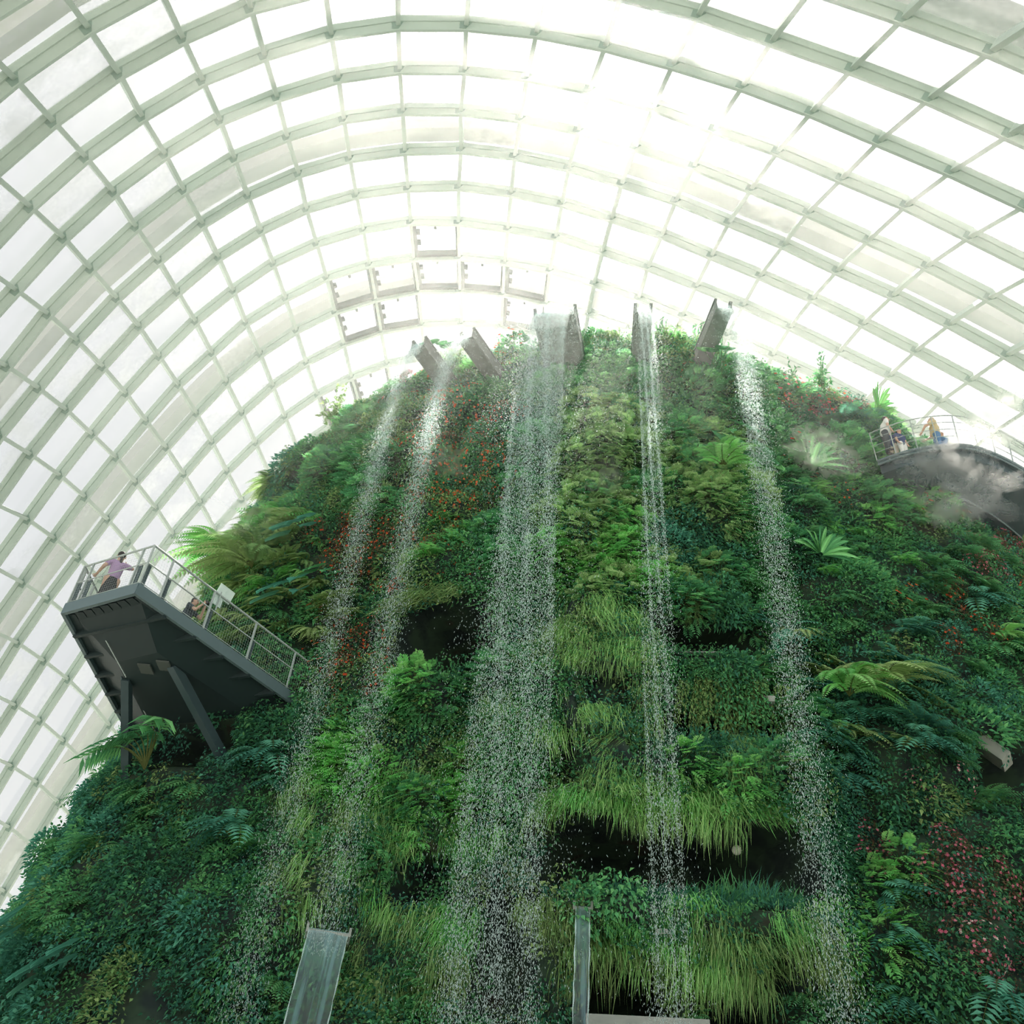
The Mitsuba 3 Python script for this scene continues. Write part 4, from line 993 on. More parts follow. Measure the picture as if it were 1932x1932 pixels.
single('twiggy_bush', 1, 1590, 715, 1.6, 'wispy bush reaching into the sky on the right shoulder', 'bush', out=.5)
single('twiggy_bush', 0, 650, 800, 1.7, 'wispy bush reaching into the sky on the left shoulder', 'bush', out=.7)
single('twiggy_bush', 1, 1270, 625, 1.2, 'small leafy sprig on the skyline between the two right chutes', 'bush', out=.1)
single('nest_fern', 0, 1655, 775, 1.2, 'yellow-green strap leaf plant on the skyline by the walkway', 'fern', out=.3)
single('flamingo_flower', 0, 1835, 1410, .9, 'plant with large pink blooms beside the pale concrete slab', 'flower', out=.5)
single('sword_fern', 1, 1910, 1060, 1.1, 'spiky grey-green rosette at the right edge below the walkway', 'plant', out=.6)
# ------------------------------------------------------------------ chutes and waterfalls
bsdf('mat_chute', principled((0.17, 0.20, 0.185), 0.5))
bsdf('mat_drop', {'type': 'principledthin', 'base_color': rgb(.84, .955, .965), 'roughness': .55, 'spec_trans': .1, 'diff_trans': 1.4, 'eta': 1.33})


def streaks(p, n, uv):
    return dr.clip(0.30 + 0.55 * smoothstep(.42, .72, fbm(uv.x * 26, uv.y * 5.0, 0.0, 3)), 0, 1)


bsdf('mat_water_sheet', {'type': 'blendbsdf', 'weight': mikit.proc(streaks), 'a': {'type': 'thindielectric', 'int_ior': 1.33},
                         'b': {'type': 'principledthin', 'base_color': rgb(.90, .95, .97), 'roughness': .5, 'diff_trans': 1.0, 'eta': 1.33}})


def thin_streaks(p, n, uv):
    return dr.clip(0.06 + 0.36 * smoothstep(.50, .74, fbm(uv.x * 14, uv.y * 2.2, 3.0, 4)) + .30 * smoothstep(.45, .0, uv.y), 0, 1)


bsdf('mat_water_film', {'type': 'blendbsdf', 'weight': mikit.proc(thin_streaks), 'a': {'type': 'thindielectric', 'int_ior': 1.4},
                        'b': {'type': 'principledthin', 'base_color': rgb(.42, .68, .76), 'roughness': .35, 'diff_trans': .9, 'eta': 1.33}})
SIDE_X, FWD_Y = np.array([1.0, 0, 0]), np.array([0, 1.0, 0])
CHUTE_Z = 27.2
FALLS = [  # tip pixel, foot pixel, trough width, outward drift, sheet drop, spread (top, bottom), drops, names
    ((789, 648), (832, 708), .42, .55, 1.0, (.22, .36), 22000, 'leftmost narrow waterfall streaming down the left of the planted hill', 'leftmost steel chute jutting out at the summit'),
    ((880, 632), (932, 706), .42, .9, 1.1, (.22, .36), 22000, 'second waterfall from the left, thin and slanting', 'second steel chute from the left, seen from its dark side'),
    ((1046, 588), (1066, 690), 1.28, 1.15, 1.9, (.64, .98), 76000, 'wide central waterfall falling in a broad veil', 'wide steel chute of the central waterfall'),
    ((1214, 582), (1206, 690), .42, 1.0, 1.7, (.23, .40), 25000, 'narrow waterfall just right of the wide one', 'narrow steel chute right of the wide one'),
    ((1366, 576), (1314, 702), .42, .9, .9, (.30, .36), 25000, 'rightmost waterfall with a bright sunlit top', 'rightmost long steel chute slanting up to the right')]
FLAKE_F = np.array([[0, 1, 4], [1, 0, 5], [2, 3, 4], [3, 2, 5]])


def drop_mesh(c, r, stretch, r_, tilt=.5):
    """Torn films of water: two kites that cross along a common axis."""
    n = len(c)
    ax = unit(r_.normal(size=(n, 3)) * np.broadcast_to(tilt, (n,))[:, None] + [0, 0, 1.0])
    u = unit(np.cross(ax, r_.normal(size=(n, 3)))); w = np.cross(ax, u)
    k = r[:, None]
    ln = (r * stretch)[:, None]
    V = np.stack([u * k, -u * k, w * k + ax * k * .4, -w * k - ax * k * .3, ax * ln + u * k * .3, -ax * ln + w * k * .3], 1) + c[:, None]
    return V.reshape(-1, 3), (FLAKE_F[None] + (np.arange(n) * 6)[:, None, None]).reshape(-1, 3)


for i, (tip, foot, w, drift, sd, (s0, s1), nd, lab_f, lab_c) in enumerate(FALLS):
    r_ = np.random.default_rng(200 + i)
    a, b = at_height(*tip, CHUTE_Z), at_height(*foot, CHUTE_Z)
    out = unit((a - b) * [1, 1, 0])
    b = a - out * max(np.linalg.norm(a - b), 3.0) * 1.25
    side = np.array([out[1], -out[0], 0])
    c = thing('chute', lab_c, 'chute')
    part(c, 'floor_plate', bar(b - [0, 0, .22], a - [0, 0, .22], w + .06, .05), 'mat_chute')
    for sg in (-1, 1):
        o = side * sg * (w / 2 + .05)
        sw = part(c, 'side_wall', bar(b + o, a + o, .05, .48), 'mat_chute')
        part(c, 'rim_bar', bar(b + o * 1.0 + [0, 0, .26], a + o + [0, 0, .26], .10, .06), 'mat_chute')
    f = thing('waterfall', lab_f, 'waterfall')
    h = 20.6 if i == 1 else CHUTE_Z - 2.0                                 # the second fall ends on the ledge of the clear sheet

    def centre(dz):
        return a[None] - out * .1 + out * (drift * (1 - np.exp(-np.asarray(dz) / 1.6)) + .12 * np.sqrt(np.maximum(dz, 0)))[:, None] - np.array([0, 0, 1.0]) * np.asarray(dz)[:, None]

    # the unbroken sheet at the lip, rippled
    m, q = 30, 25
    dz = np.linspace(0, 1, m) ** 1.5 * sd
    cc = centre(dz)
    u = np.linspace(-1, 1, q)
    V = cc[:, None] + side * (u[None, :, None] * (w / 2)) + [0, 0, -.02]
    ripple = .035 * np.sin(dz[:, None] * 16 + 1.2 * np.sin(u[None] * 2.2)) * np.clip(dz[:, None] * 2, 0, 1) + .03 * (meshkit.noise(V * [4, 4, 9], 5) - .5)
    V = V + out * ripple[..., None]
    uv = np.stack(np.broadcast_arrays(u[None, :] * w, dz[:, None]), -1).reshape(-1, 2)
    part(f, 'water_sheet', (V.reshape(-1, 3), grid_faces(m, q)), 'mat_water_sheet', True, uv=uv)
    # pool of water that lies in the trough up to the lip
    part(f, 'water_in_chute', bar(b + out * .2 - [0, 0, .08], a - [0, 0, .08], w - .02, .16), 'mat_water_film')
    # drops
    t = r_.uniform(0, 1, nd) ** (1.12 if w > 1 else 1.5 if i < 2 else 1.25)
    dz = sd * .30 + t * (h - sd * .30)
    k = dz / h
    hw = s0 + (s1 - s0) * np.minimum(1, k * 1.25)
    g = np.where(r_.uniform(size=nd) < .72, r_.uniform(-1, 1, nd) * .95, r_.normal(size=nd) * .85)
    strand = .25 * np.sin(g * 9 + dz * .7 + i) * .12
    p = centre(dz) + side * ((g * hw + strand) * 1.0)[:, None] + out * (r_.normal(size=nd) * (.10 + .22 * k))[:, None]
    rr = r_.uniform(.0040, .0070, nd) * np.where(r_.uniform(size=nd) < .05, 1.6, 1)
    part(f, 'droplets', drop_mesh(p, rr, r_.uniform(1.0, 2.0, nd) * (1 + 1.5 * np.clip(dz / 7, 0, 1)), r_, 1.2 - .9 * np.clip(dz / 9, 0, 1)), 'mat_drop')
    tag(f'{f}__droplets', kind='stuff')
    # wide scatter of sunlit spray round the top
    ns = nd // 9
    dz = r_.uniform(.4, 7.5, ns)
    p = centre(dz) + side * (r_.normal(size=ns) * hw[:ns] * 1.5)[:, None] + out * (r_.normal(size=ns) * .35)[:, None]
    part(f, 'spray', drop_mesh(p, r_.uniform(.004, .010, ns), r_.uniform(1, 1.8, ns), r_), 'mat_drop')
    tag(f'{f}__spray', kind='stuff')

bsdf('mat_concrete', principled(mikit.proc(lambda p, n, uv: mix((.40, .42, .39), (.22, .25, .23), fbm(p.x * 2.3, p.y * 2.3, p.z * 2.3))), .85))
# two clear sheets that slide out of slots lower down
for (xl, yl), (xr, yr), drop, lab, lean in (((584, 1750), (660, 1743), 3.6, 'clear smooth sheet of water sliding from a slot at the lower left', -.05), ((1087, 1709), (1113, 1708), 3.6, 'narrow glassy ribbon of water falling from the grassy ledge', 0)):
    t0, z0 = hit((xl + xr) / 2, yl)
    c0 = wall_point(t0, z0, base_r(t0, z0) + .55)
    hd = math.hypot(c0[0], c0[1]) - .6
    A_, B_ = at_dist(xl, yl, hd), at_dist(xr, yr, hd)
    B_[2] = A_[2]
    side = unit(B_ - A_); out = np.array([side[1], -side[0], 0])
    m, q = 40, 15
    dz = np.linspace(0, 1, m) ** 1.4 * drop
    u = np.linspace(0, 1, q)
    ww = np.linalg.norm(B_ - A_)
    V = A_ + side * (u[None, :, None] * ww + (dz * lean)[:, None, None]) + out * (.55 * (1 - np.exp(-dz / .9)) + .1 * dz)[:, None, None] - np.array([0, 0, 1.0]) * dz[:, None, None]
    V = V + out * (.02 * np.sin(dz[:, None] * 5 + u * 4) + .05 * (meshkit.noise(V * [5, 5, 2.5], 8) - .5) * np.clip(dz[:, None], 0, 1))[..., None] + side * (.03 * (meshkit.noise(V * 6, 9) - .5) * (abs(u - .5) * 2) ** 4 * np.clip(dz[:, None], 0, 1))[..., None]
    f = thing('waterfall', lab, 'waterfall')
    uv = np.stack(np.broadcast_arrays(u[None, :] * ww, dz[:, None] / drop), -1).reshape(-1, 2)
    part(f, 'water_sheet', (V.reshape(-1, 3), grid_faces(m, q)), 'mat_water_film', True, uv=uv)
    for e in (0, q - 1):                                                  # bright beaded edges
        part(f, 'edge_strand', tube(V[::2, e], .012 + .006 * np.sin(np.arange(m // 2) * 1.7), 6), 'mat_drop', True)
    r_ = np.random.default_rng(300 + int(xl))
    nb = 160
    iz, iu = r_.integers(m * 3 // 4, m, nb), r_.integers(0, q, nb)
    part(f, 'droplets', drop_mesh(V[iz, iu] + r_.normal(size=(nb, 3)) * .03, r_.uniform(.006, .014, nb), r_.uniform(1, 2.5, nb), r_), 'mat_drop')
    tag(f'{f}__droplets', kind='stuff')
    s = thing('water_spout', f'pale slot spout from which the {"narrow glassy ribbon" if xl > 900 else "clear smooth water sheet"} runs', 'spout')
    e1, e2 = A_ - side * .04 - [0, 0, .06], B_ + side * .04 - [0, 0, .06]
    part(s, 'lip', box_mesh((e1 + e2) / 2 - out * .45, (np.linalg.norm(e2 - e1) / 2, .5, .03), np.stack([side, out, [0, 0, 1.0]])), 'mat_concrete')
    for e in (e1, e2):
        part(s, 'cheek', box_mesh(e - out * .45 + [0, 0, .06], (.025, .5, .09), np.stack([side, out, [0, 0, 1.0]])), 'mat_concrete')


# ------------------------------------------------------------------ pale concrete bits that show between the plants
def slab(px0, py0, px1, py1, thick, depth, label, outw=.3):
    t0, z0 = hit((px0 + px1) / 2, (py0 + py1) / 2)
    c0 = wall_point(t0, z0, base_r(t0, z0) + outw)
    hd = math.hypot(c0[0], c0[1])
    a, b = at_dist(px0, py0, hd), at_dist(px1, py1, hd)
    s = unit(b - a); o = unit(np.cross(s, [0, 0, 1.0])); 
    if o @ (EYE - a) < 0:
        o = -o
    u = np.cross(o, s) * np.sign(np.cross(o, s)[2])
    m = box_mesh((a + b) / 2 - o * depth / 2, (np.linalg.norm(b - a) / 2, depth / 2, thick / 2), np.stack([s, o, u]))
    key = thing('concrete_ledge', label, 'ledge')
    put(key, m, 'mat_concrete')


slab(1256, 1308, 1462, 1318, .16, 1.2, 'pale concrete beam behind the vine curtain between the right waterfalls', -.05)
slab(1820, 1372, 1898, 1426, .30, .7, 'tilted pale concrete slab at the right edge', .45)
slab(1266, 1229, 1362, 1230, .05, 1.2, 'thin concrete edge at the foot of the dark recess beside the narrow waterfall', .1)
slab(1238, 1757, 1268, 1757, .10, .6, 'small pale plate behind the narrow waterfall at the grassy ledge', .9)
slab(1105, 1928, 1340, 1940, .3, 1.2, 'grey concrete parapet at the bottom edge of the picture', .5)
bsdf('mat_lamp_globe', principled((.78, .78, .74), .4))
t0, z0 = hit(1390, 1590)
c0 = wall_point(t0, z0, base_r(t0, z0) - 1.2)
g = at_dist(1390, 1604, math.hypot(c0[0], c0[1]))
k = thing('globe_lamp', 'small round white globe lamp hanging in the large dark hollow', 'lamp')
sp = trimesh.creation.icosphere(subdivisions=3, radius=.115); sp.apply_translation(g)
part(k, 'globe', sp, 'mat_lamp_globe', True)
part(k, 'rod', tube(np.array([g + [0, 0, .1], g + [0, 0, 1.1]]), .012, 6), 'mat_chute')

# ------------------------------------------------------------------ the lookout deck
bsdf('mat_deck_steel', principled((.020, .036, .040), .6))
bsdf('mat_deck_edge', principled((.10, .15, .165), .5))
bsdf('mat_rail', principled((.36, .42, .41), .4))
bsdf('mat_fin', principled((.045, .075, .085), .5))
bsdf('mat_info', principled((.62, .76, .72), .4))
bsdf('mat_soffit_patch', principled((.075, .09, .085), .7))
ZD = 13.6
dL, dA, dB, dC = (at_height(*q, ZD) for q in ((127, 1141), (262, 1103), (556, 1312), (240, 1352)))
ab, lc = unit(dB - dA), unit(dC - dL)
dB, dC = dB + ab * 1.2, dL + lc * (np.linalg.norm(dB - dA) + 1.2)
DECK = thing('lookout_deck', 'dark steel lookout deck jutting out of the left side of the hill', 'viewing deck')
poly = np.array([dL, dA, dB, dC])
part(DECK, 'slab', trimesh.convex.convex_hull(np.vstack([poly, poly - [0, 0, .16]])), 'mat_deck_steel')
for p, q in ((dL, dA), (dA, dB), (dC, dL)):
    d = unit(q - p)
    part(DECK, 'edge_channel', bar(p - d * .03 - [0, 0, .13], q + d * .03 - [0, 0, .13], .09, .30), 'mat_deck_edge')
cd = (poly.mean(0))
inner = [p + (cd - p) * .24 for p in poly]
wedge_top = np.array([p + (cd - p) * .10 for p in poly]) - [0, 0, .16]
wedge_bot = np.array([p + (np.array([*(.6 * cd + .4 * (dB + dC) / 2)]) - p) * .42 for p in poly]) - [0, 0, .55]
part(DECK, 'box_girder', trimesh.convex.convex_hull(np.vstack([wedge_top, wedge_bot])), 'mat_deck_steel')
for t in np.linspace(.14, .86, 6):                                        # cross ribs under the slab
    p, q = dL + (dC - dL) * t, dA + (dB - dA) * t
    part(DECK, 'cross_rib', bar(p - [0, 0, .24], q - [0, 0, .24], .09, .20), 'mat_deck_steel')
nb_ = 9
for i in range(nb_):                                                      # soffit boards lengthwise near the tip
    t = (i + .5) / nb_
    p = dL + (dA - dL) * t; q = p + (lc * (1 - t) + ab * t) * 2.2
    part(DECK, 'soffit_board', bar(p + (q - p) * .08 - [0, 0, .175], q - [0, 0, .175], np.linalg.norm(dA - dL) / nb_ * .9, .03), 'mat_deck_steel')
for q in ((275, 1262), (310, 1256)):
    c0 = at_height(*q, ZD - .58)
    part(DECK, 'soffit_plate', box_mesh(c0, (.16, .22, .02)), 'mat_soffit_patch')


def post_line(p, q, ts, own, mesh_on=True, H=1.15):
    d = unit(q - p); nrm = np.array([d[1], -d[0], 0])
    for t in ts:
        b = p + (q - p) * t
        k_ = part(own, 'rail_post', bar(b, b + [0, 0, H], .035, .05, nrm), 'mat_rail')
        part(k_, 'fin', bar(b - nrm * .05 + d * .09, b + [0, 0, H * .55] - nrm * .03 + d * .09, .13, .02, nrm), 'mat_fin')
    part(own, 'top_rail', tube(np.array([p + [0, 0, H], q + [0, 0, H]]), .026, 8), 'mat_rail', True)
    part(own, 'middle_rail', tube(np.array([p + [0, 0, H * .56], q + [0, 0, H * .56]]), .017, 8), 'mat_rail', True)
    part(own, 'bottom_rail', tube(np.array([p + [0, 0, .08], q + [0, 0, .08]]), .012, 6), 'mat_rail', True)
    if mesh_on:
        L = np.linalg.norm(q - p)
        ms = [tube(np.array([p + d * x + [0, 0, .08], p + d * x + [0, 0, H * .97]]), .0022, 3) for x in np.arange(.06, L, .075)]
        ms += [tube(np.array([p + [0, 0, zz_], q + [0, 0, zz_]]), .0022, 3) for zz_ in np.arange(.14, H, .075)]
        part(own, 'wire_mesh', join(ms), 'mat_rail')


def along(p, q, pxs):
    """Where posts stand on the edge p-q, from the pixels of their feet."""
    return [float(np.clip(((at_height(*s, ZD) - p) @ (q - p)) / ((q - p) @ (q - p)), 0, 1)) for s in pxs]


post_line(dL, dA, [0.0, .14, .86], DECK)
post_line(dA, dB, [0.0] + along(dA, dB, [(309, 1127), (392, 1185), (471, 1244), (549, 1298)]), DECK)
post_line(dL, dC, [.02, .12, .3, .48, .66], DECK)
for top, foot in (((239, 1280), (250, 1500)), ((326, 1254), (428, 1428))):
    a = at_height(*top, ZD - .5)
    t0, z0 = hit(*foot)
    b = wall_point(t0, z0, base_r(t0, z0) + .15)
    L_ = unit(b - a)
    c_ = part(DECK, 'column', bar(a, b + L_ * .4, .20, .26), 'mat_fin')
    part(c_, 'flange', bar(a + np.array([-.11, -.08, 0]), b + np.array([-.11, -.08, 0]) + L_ * .3, .02, .05), 'mat_deck_edge')
for p0, p1 in (((195, 1200), (238, 1278)), ((251, 1305), (303, 1398))):
    a, b = at_height(*p0, ZD - .3), at_height(*p1, ZD - .95)
    part(DECK, 'tie_rod', tube(np.array([a, b]), .014, 6), 'mat_rail', True)
k = thing('information_panel', 'pale green information panel fixed to the deck railing', 'sign')
t_ = along(dA, dB, [(402, 1192)])[0]
b = dA + (dB - dA) * t_
nrm = np.array([ab[1], -ab[0], 0]); nrm = nrm if nrm @ (EYE - b) > 0 else -nrm
tilt = unit(np.array([0, 0, 1.0]) + nrm * .35)
part(k, 'board', box_mesh(b + [0, 0, 1.27] + ab * .12, (.25, .17, .012), np.stack([ab, tilt, np.cross(ab, tilt)])), 'mat_info')
part(k, 'lower_plate', box_mesh(b + [0, 0, .98] - nrm * .05, (.15, .13, .008), np.stack([ab, np.array([0, 0, 1.0]), nrm])), 'mat_info')
part(k, 'bracket', bar(b + [0, 0, .7], b + [0, 0, 1.25], .03, .03, nrm), 'mat_rail')

# ------------------------------------------------------------------ people
bsdf('mat_skin', principled((.52, .33, .24), .55))
bsdf('mat_hair', principled((.025, .022, .022), .5))
bsdf('mat_hair_grey', principled((.42, .36, .26), .6))
bsdf('mat_eye', principled((.02, .02, .02), .3))
bsdf('mat_lips', principled((.42, .16, .14), .5))
for nm, c in (('purple', (.36, .24, .42)), ('black', (.025, .027, .033)), ('navy', (.03, .055, .14)), ('charcoal', (.04, .055, .065)), ('sand', (.52, .43, .25)), ('white', (.72, .73, .72)), ('blue', (.10, .20, .36)), ('beige', (.50, .44, .36)), ('shoe', (.06, .06, .06))):
    bsdf(f'mat_cloth_{nm}', principled(c, .85))


def ball(p, r):
    return m3.Manifold.sphere(r, 14).translate(list(map(float, p)))


def limb(*pr):
    """Hulls of neighbouring balls (point, radius) along a chain."""
    return [m3.Manifold.batch_hull([ball(*pr[i]), ball(*pr[i + 1])]) for i in range(len(pr) - 1)]


def solid(ms, fine=.03, smooth=6):
    m = m3.Manifold.batch_boolean(ms, m3.OpType.Add).refine_to_length(fine).to_mesh()
    t = trimesh.Trimesh(m.vert_properties[:, :3], m.tri_verts)
    if smooth:
        trimesh.smoothing.filter_taubin(t, lamb=.5, nu=.52, iterations=smooth)
    return t


def person(label, pos, face, H=1.65, elbows=None, wrists=None, lean=(0, 0), head_turn=(0, 1), top='white', lower='navy', skirt=False, hair='mat_hair', holds=None, sleeve=.55, group=None):
    key = thing('person', label, 'person', group)
    f = unit(np.array([face[0], face[1], 0.0])); r = np.array([f[1], -f[0], 0])
    M = np.stack([r, f, [0, 0, 1.0]])
    X = lambda p: (np.asarray(p, float) * H) @ M + np.asarray(pos)         # noqa: E731
    lx, ly = lean
    pel, chest, neck = np.array([0, 0, .53]), np.array([lx * .5, ly * .5, .72]), np.array([lx * .85, ly * .85, .825])
    head = np.array([lx, ly + .012, .925])
    sh = {s: np.array([lx * .8 + s * .105, ly * .8, .80]) for s in (-1, 1)}
    el = {s: np.array(elbows[s]) if elbows else sh[s] + [s * .03, .0, -.17] for s in (-1, 1)}
    wr = {s: np.array(wrists[s]) if wrists else el[s] + [0, .05, -.14] for s in (-1, 1)}
    hip = {s: np.array([s * .052, 0, .51]) for s in (-1, 1)}
    kn = {s: np.array([s * .058, .012, .285]) for s in (-1, 1)}
    an = {s: np.array([s * .060, -.012, .045]) for s in (-1, 1)}
    R = lambda x: x * H                                                    # noqa: E731
    body = limb((X(pel), R(.075)), (X(chest), R(.082)), (X(neck), R(.036)), (X(head - [0, .01, .02]), R(.045)))
    for s in (-1, 1):
        body += limb((X(chest + [0, 0, .03]), R(.06)), (X(sh[s]), R(.036)), (X(el[s]), R(.026)), (X(wr[s]), R(.018)))
        body += limb((X(pel), R(.07)), (X(hip[s]), R(.062)), (X(kn[s]), R(.038)), (X(an[s]), R(.024)))
        d = unit(wr[s] - el[s]); side = unit(np.cross(d, [0.1, .3, 1.0])); nn = np.cross(side, d)
        palm = wr[s] + d * .035
        body += limb((X(wr[s]), R(.016)), (X(palm), R(.019)))
        for q in range(4):                                                # four bent fingers and a thumb
            o = palm + d * .018 + side * (q - 1.5) * .011
            ln = (.024, .03, .028, .022)[q]
            body += limb((X(o), R(.0058)), (X(o + d * ln * .6 + nn * .006), R(.0052)), (X(o + d * ln + nn * .018), R(.0045)))
        body += limb((X(palm - side * .014), R(.0065)), (X(palm - side * .032 + d * .012 + nn * .006), R(.0055)), (X(palm - side * .034 + d * .028 + nn * .012), R(.0048)))
    hf = unit(np.array([head_turn[0], head_turn[1], 0.0])); hs = np.array([hf[1], -hf[0], 0])
    hd = lambda x, y, z: X(head + hs * x + hf * y + np.array([0, 0, z]))   # noqa: E731
    body += [m3.Manifold.batch_hull([ball(hd(0, -.004, .018), R(.056)), ball(hd(0, .018, -.02), R(.040)), ball(hd(0, .022, -.048), R(.022))])]
    body += limb((hd(0, .058, .008), R(.008)), (hd(0, .070, -.012), R(.0105)))
    for s in (-1, 1):
        body += [m3.Manifold.batch_hull([ball(hd(s * .056, -.004, .006), R(.010)), ball(hd(s * .056, -.002, -.012), R(.008))])]
    part(key, 'body', solid(body, .022 * H / 1.65, 3), 'mat_skin', True)
    for s in (-1, 1):
        e = trimesh.creation.icosphere(subdivisions=2, radius=R(.007)); e.apply_translation(hd(s * .021, .053, .010)); part(key, 'eye', e, 'mat_eye', True)
    part(key, 'mouth', solid(limb((hd(-.014, .052, -.034), R(.0045)), (hd(.014, .052, -.034), R(.0045))), .01, 0), 'mat_lips', True)
    hr = [m3.Manifold.batch_hull([ball(hd(0, -.010, .026), R(.058)), ball(hd(0, -.020, -.012), R(.046))])]
    cut = m3.Manifold.batch_hull([ball(hd(0, .085, .0), R(.050)), ball(hd(0, .075, -.06), R(.05))])
    part(key, 'hair', solid([m3.Manifold.batch_boolean(hr, m3.OpType.Add) - cut], .02, 2), hair, True)
    if skirt:
        hl = limb((X(neck + [0, -.045, .06]), R(.022)), (X(neck + [.01, -.06, -.06]), R(.016)))
        part(key, 'ponytail', solid(hl, .02, 2), hair, True)
    shirt = limb((X(pel + [0, 0, -.01]), R(.083)), (X(chest), R(.092)), (X(neck - [0, 0, .015]), R(.044)))
    for s in (-1, 1):
        e = sh[s] + (el[s] - sh[s]) * (sleeve / .55 if sleeve <= .55 else 1)
        shirt += limb((X(chest + [0, 0, .03]), R(.072)), (X(sh[s]), R(.045)), (X(sh[s] + (el[s] - sh[s]) * sleeve), R(.038)))
    part(key, 'shirt', solid(shirt, .025, 4), f'mat_cloth_{top}', True)
    if skirt:
        pts = [(X(pel + [0, 0, .02]), R(.080)), (X([0, 0, .42]), R(.092)), (X([0, 0, .22]), R(.108)), (X([0, 0, .16]), R(.112))]
        part(key, 'skirt', solid(limb(*pts), .03, 3), f'mat_cloth_{lower}', True)
    else:
        tr = []
        for s in (-1, 1):
            tr += limb((X(pel), R(.079)), (X(hip[s]), R(.069)), (X(kn[s]), R(.048)), (X(an[s] + [0, 0, .02]), R(.038)))
        part(key, 'trousers', solid(tr, .03, 3), f'mat_cloth_{lower}', True)
    for s in (-1, 1):
        part(key, 'shoe', solid(limb((X([s * .06, -.02, .022]), R(.024)), (X([s * .066, .09, .016]), R(.019))), .02, 2), 'mat_cloth_shoe', True)
    return key, X, wr


stand = at_height(186, 1152, ZD)
stand[2] = ZD
person('person in a purple shirt and black skirt standing at the tip of the lookout deck', stand, (-.55, .83), 1.80,
       elbows={-1: (-.17, -.02, .66), 1: (.20, .06, .83)}, wrists={-1: (-.20, .09, .58), 1: (.14, .14, .90)}, lean=(.0, .02), head_turn=(.3, .95), top='purple', lower='black', skirt=True)
stand = at_height(326, 1226, ZD); stand[2] = ZD
k2, X2, w2 = person('person in a dark shirt raising a camera beside the deck railing', stand, (.95, -.05), 1.6,
                    elbows={-1: (-.13, .20, .70), 1: (.16, .20, .68)}, wrists={-1: (-.04, .26, .90), 1: (.05, .26, .88)}, lean=(0, .07), top='charcoal', lower='navy')
cam = thing('camera', 'small black camera held up by the person in the dark shirt', 'camera')
cp = X2((0, .285, .925))
part(cam, 'housing', box_mesh(cp, (.035, .06, .04)), 'mat_eye')
part(cam, 'lens', tube(np.array([cp + [.03, 0, 0], cp + [.085, 0, 0]]), .026, 10), 'mat_eye')

# ------------------------------------------------------------------ the curved walkway at the upper right
bsdf('mat_walk_soffit', principled((.03, .06, .07), .6))
ZW = 22.8
o_px = [(1655, 870), (1690, 857), (1730, 846), (1768, 840), (1807, 838), (1842, 843), (1875, 855), (1908, 871), (1940, 890), (1975, 915), (2030, 965)]
from scipy.interpolate import CubicSpline
op = np.array([at_height(*q, ZW) for q in o_px])
tt_ = np.arange(len(op))
cs = CubicSpline(tt_, op)
oc = cs(np.linspace(0, len(op) - 1, 60))
tg = unit(np.gradient(oc, axis=0))
inw = np.cross([0, 0, 1.0], tg); inw *= np.sign((inw @ np.array([0, 1.0, 0])).mean())
ic = oc + inw * 9.5
WALK = thing('curved_walkway', 'curved aerial walkway with a dark underside at the upper right', 'walkway')


def strip(a, b, z0, z1):
    sec = np.stack([a + [0, 0, z0], a + [0, 0, z1], b + [0, 0, z1], b + [0, 0, z0]], 1)
    F = grid_faces(len(a), 4, wrap=True)
    n_ = (len(a) - 1) * 4
    F = np.vstack([F, [[0, 2, 1], [0, 3, 2], [n_, n_ + 1, n_ + 2], [n_, n_ + 2, n_ + 3]]])
    return trimesh.Trimesh(sec.reshape(-1, 3), F, process=False)


part(WALK, 'deck_slab', strip(oc, ic, -.12, 0.0), 'mat_walk_soffit')
part(WALK, 'belly', strip(oc + inw * .15, oc + inw * 9.3, -.45, -.12), 'mat_walk_soffit', 30)
for o, z_, r_ in ((0.0, -.02, .05), (0.0, -.16, .035), (1.7, -.46, .035), (9.5, -.10, .05)):
    part(WALK, 'edge_tube', tube(oc + inw * o + [0, 0, z_], r_, 6), 'mat_deck_edge', True)
for i in range(0, 60, 6):
    part(WALK, 'rail_post', tube(np.array([oc[i], oc[i] - inw[i] * .12 + [0, 0, 1.15]]), .016, 6), 'mat_rail', True)
for z_ in (.32, .6, .88, 1.15):
    part(WALK, 'rail', tube(oc - inw * .12 * z_ / 1.15 + [0, 0, z_], .018 if z_ > 1 else .010, 6), 'mat_rail', True)


def on_walk(px, back):
    i = int(np.argmin(abs(project(oc)[:, 0] - px)))
    return oc[i] + inw[i] * back


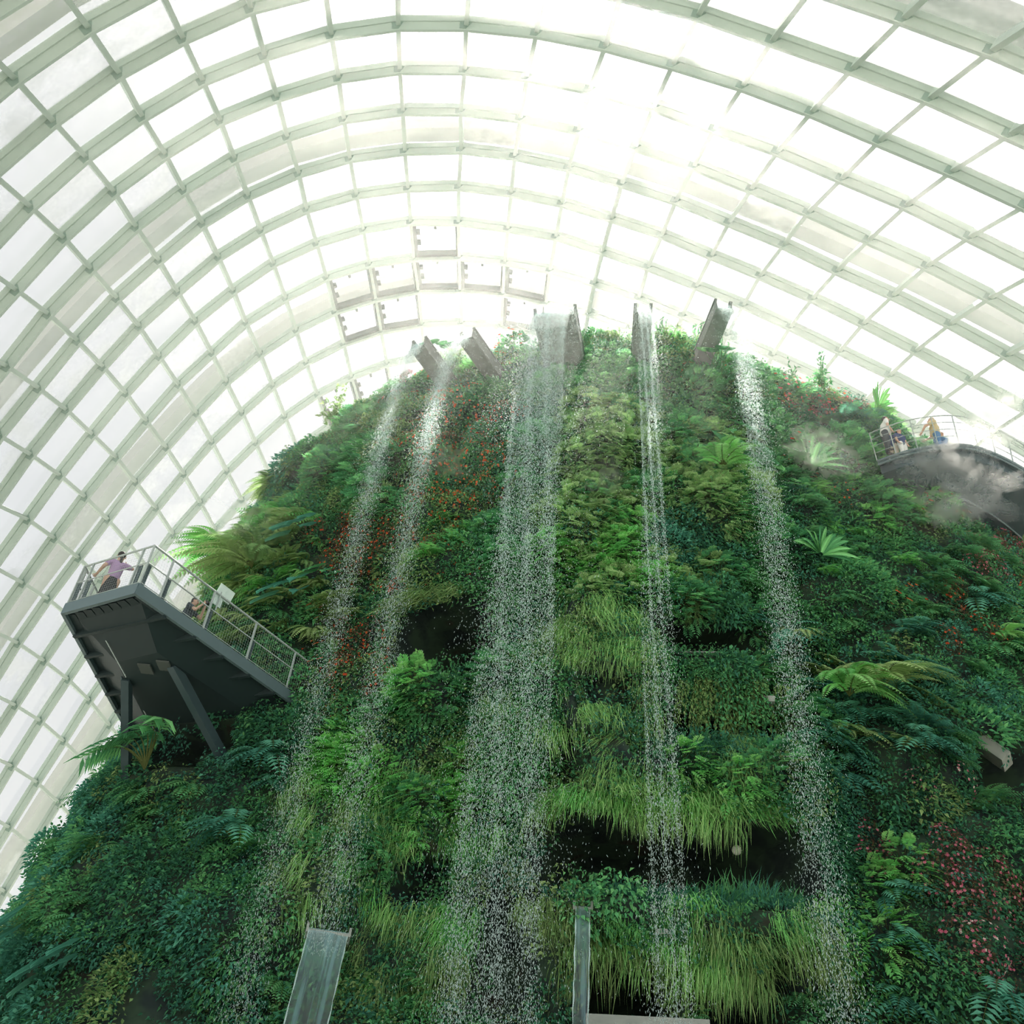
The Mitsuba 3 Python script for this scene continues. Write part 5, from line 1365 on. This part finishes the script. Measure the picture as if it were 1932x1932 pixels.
person('person in a navy jacket and light trousers at the left end of the curved walkway', on_walk(1683, .45), (-.4, -.9), 1.5, top='navy', lower='beige')
person('person in a navy top beside another at the left end of the curved walkway', on_walk(1701, .4), (.3, -.95), 1.35, top='navy', lower='white')
person('fair-haired person in a sand top standing at the top of the curved walkway', on_walk(1782, .5), (-.9, .3), 1.68, top='sand', lower='blue', hair='mat_hair_grey',
       elbows={-1: (-.13, .17, .70), 1: (.15, .06, .64)}, wrists={-1: (-.08, .24, .60), 1: (.12, .17, .56)})
person('small person in blue beside the fair-haired one on the curved walkway', on_walk(1800, .7), (.2, -.9), 1.2, top='blue', lower='blue')
person('person with black hair and a white shirt behind the bushes above the walkway', on_walk(1676, .2) + [0, 0, .35], (.9, -.2), 1.6, top='white', lower='charcoal', lean=(0, .08))
# ------------------------------------------------------------------ mist
bsdf('mat_air', {'type': 'null'})
scene['air_mist'] = {'type': 'homogeneous', 'albedo': rgb(.985, .985, .985), 'sigma_t': HAZE, 'phase': {'type': 'hg', 'g': 0.8}}
_s = trimesh.creation.icosphere(subdivisions=3)
_s.vertices = np.asarray(_s.vertices) * [30, 25, 26] + [5, 26, 40]
tag('mist', 'thin bright mist hanging under the glass roof around the summit', 'mist')
scene['mist'] = mikit.ply(_s, 'mat_air', smooth=True, interior={'type': 'ref', 'id': 'air_mist'})
for px, py, hd, rx, rz, dens, lab in ((1822, 935, 16.2, .65, .5, .40, 'bright puff of mist drifting below the curved walkway'), (1762, 862, 16.0, .5, .22, .4, 'white wisp of mist in front of the edge of the curved walkway'),
                                      (1875, 800, 16.8, .7, .4, .25, 'white plume of mist above the curved walkway'), (1545, 850, 18.6, .6, .5, .06, 'thin puff of mist in front of the shrubs right of the rightmost waterfall'),
                                      (845, 872, 19.8, .4, .4, .3, 'small puff of mist between the second waterfall and the wide one'), (1150, 905, 19.2, .4, .35, .3, 'faint puff of mist right of the wide waterfall'), (465, 1010, 23.5, .9, .6, .06, 'mist drifting off the left shoulder of the hill')):
    c = at_dist(px, py, hd)
    b = trimesh.creation.icosphere(subdivisions=5)
    v = np.asarray(b.vertices)
    v = v * (.12 + 2.6 * meshkit.fbm(v * 2.2 + px * .013, 6, seed=int(px)) ** 2.0)[:, None]
    b.vertices = v * [rx, rx, rz] * 1.25 + c
    key = thing('mist_puff', lab, 'mist')
    scene[key] = mikit.ply(b, 'mat_air', smooth=True, exterior={'type': 'ref', 'id': 'air_mist'}, interior={
        'type': 'homogeneous', 'albedo': rgb(.985, .985, .985), 'sigma_t': dens, 'phase': {'type': 'hg', 'g': 0.7}})
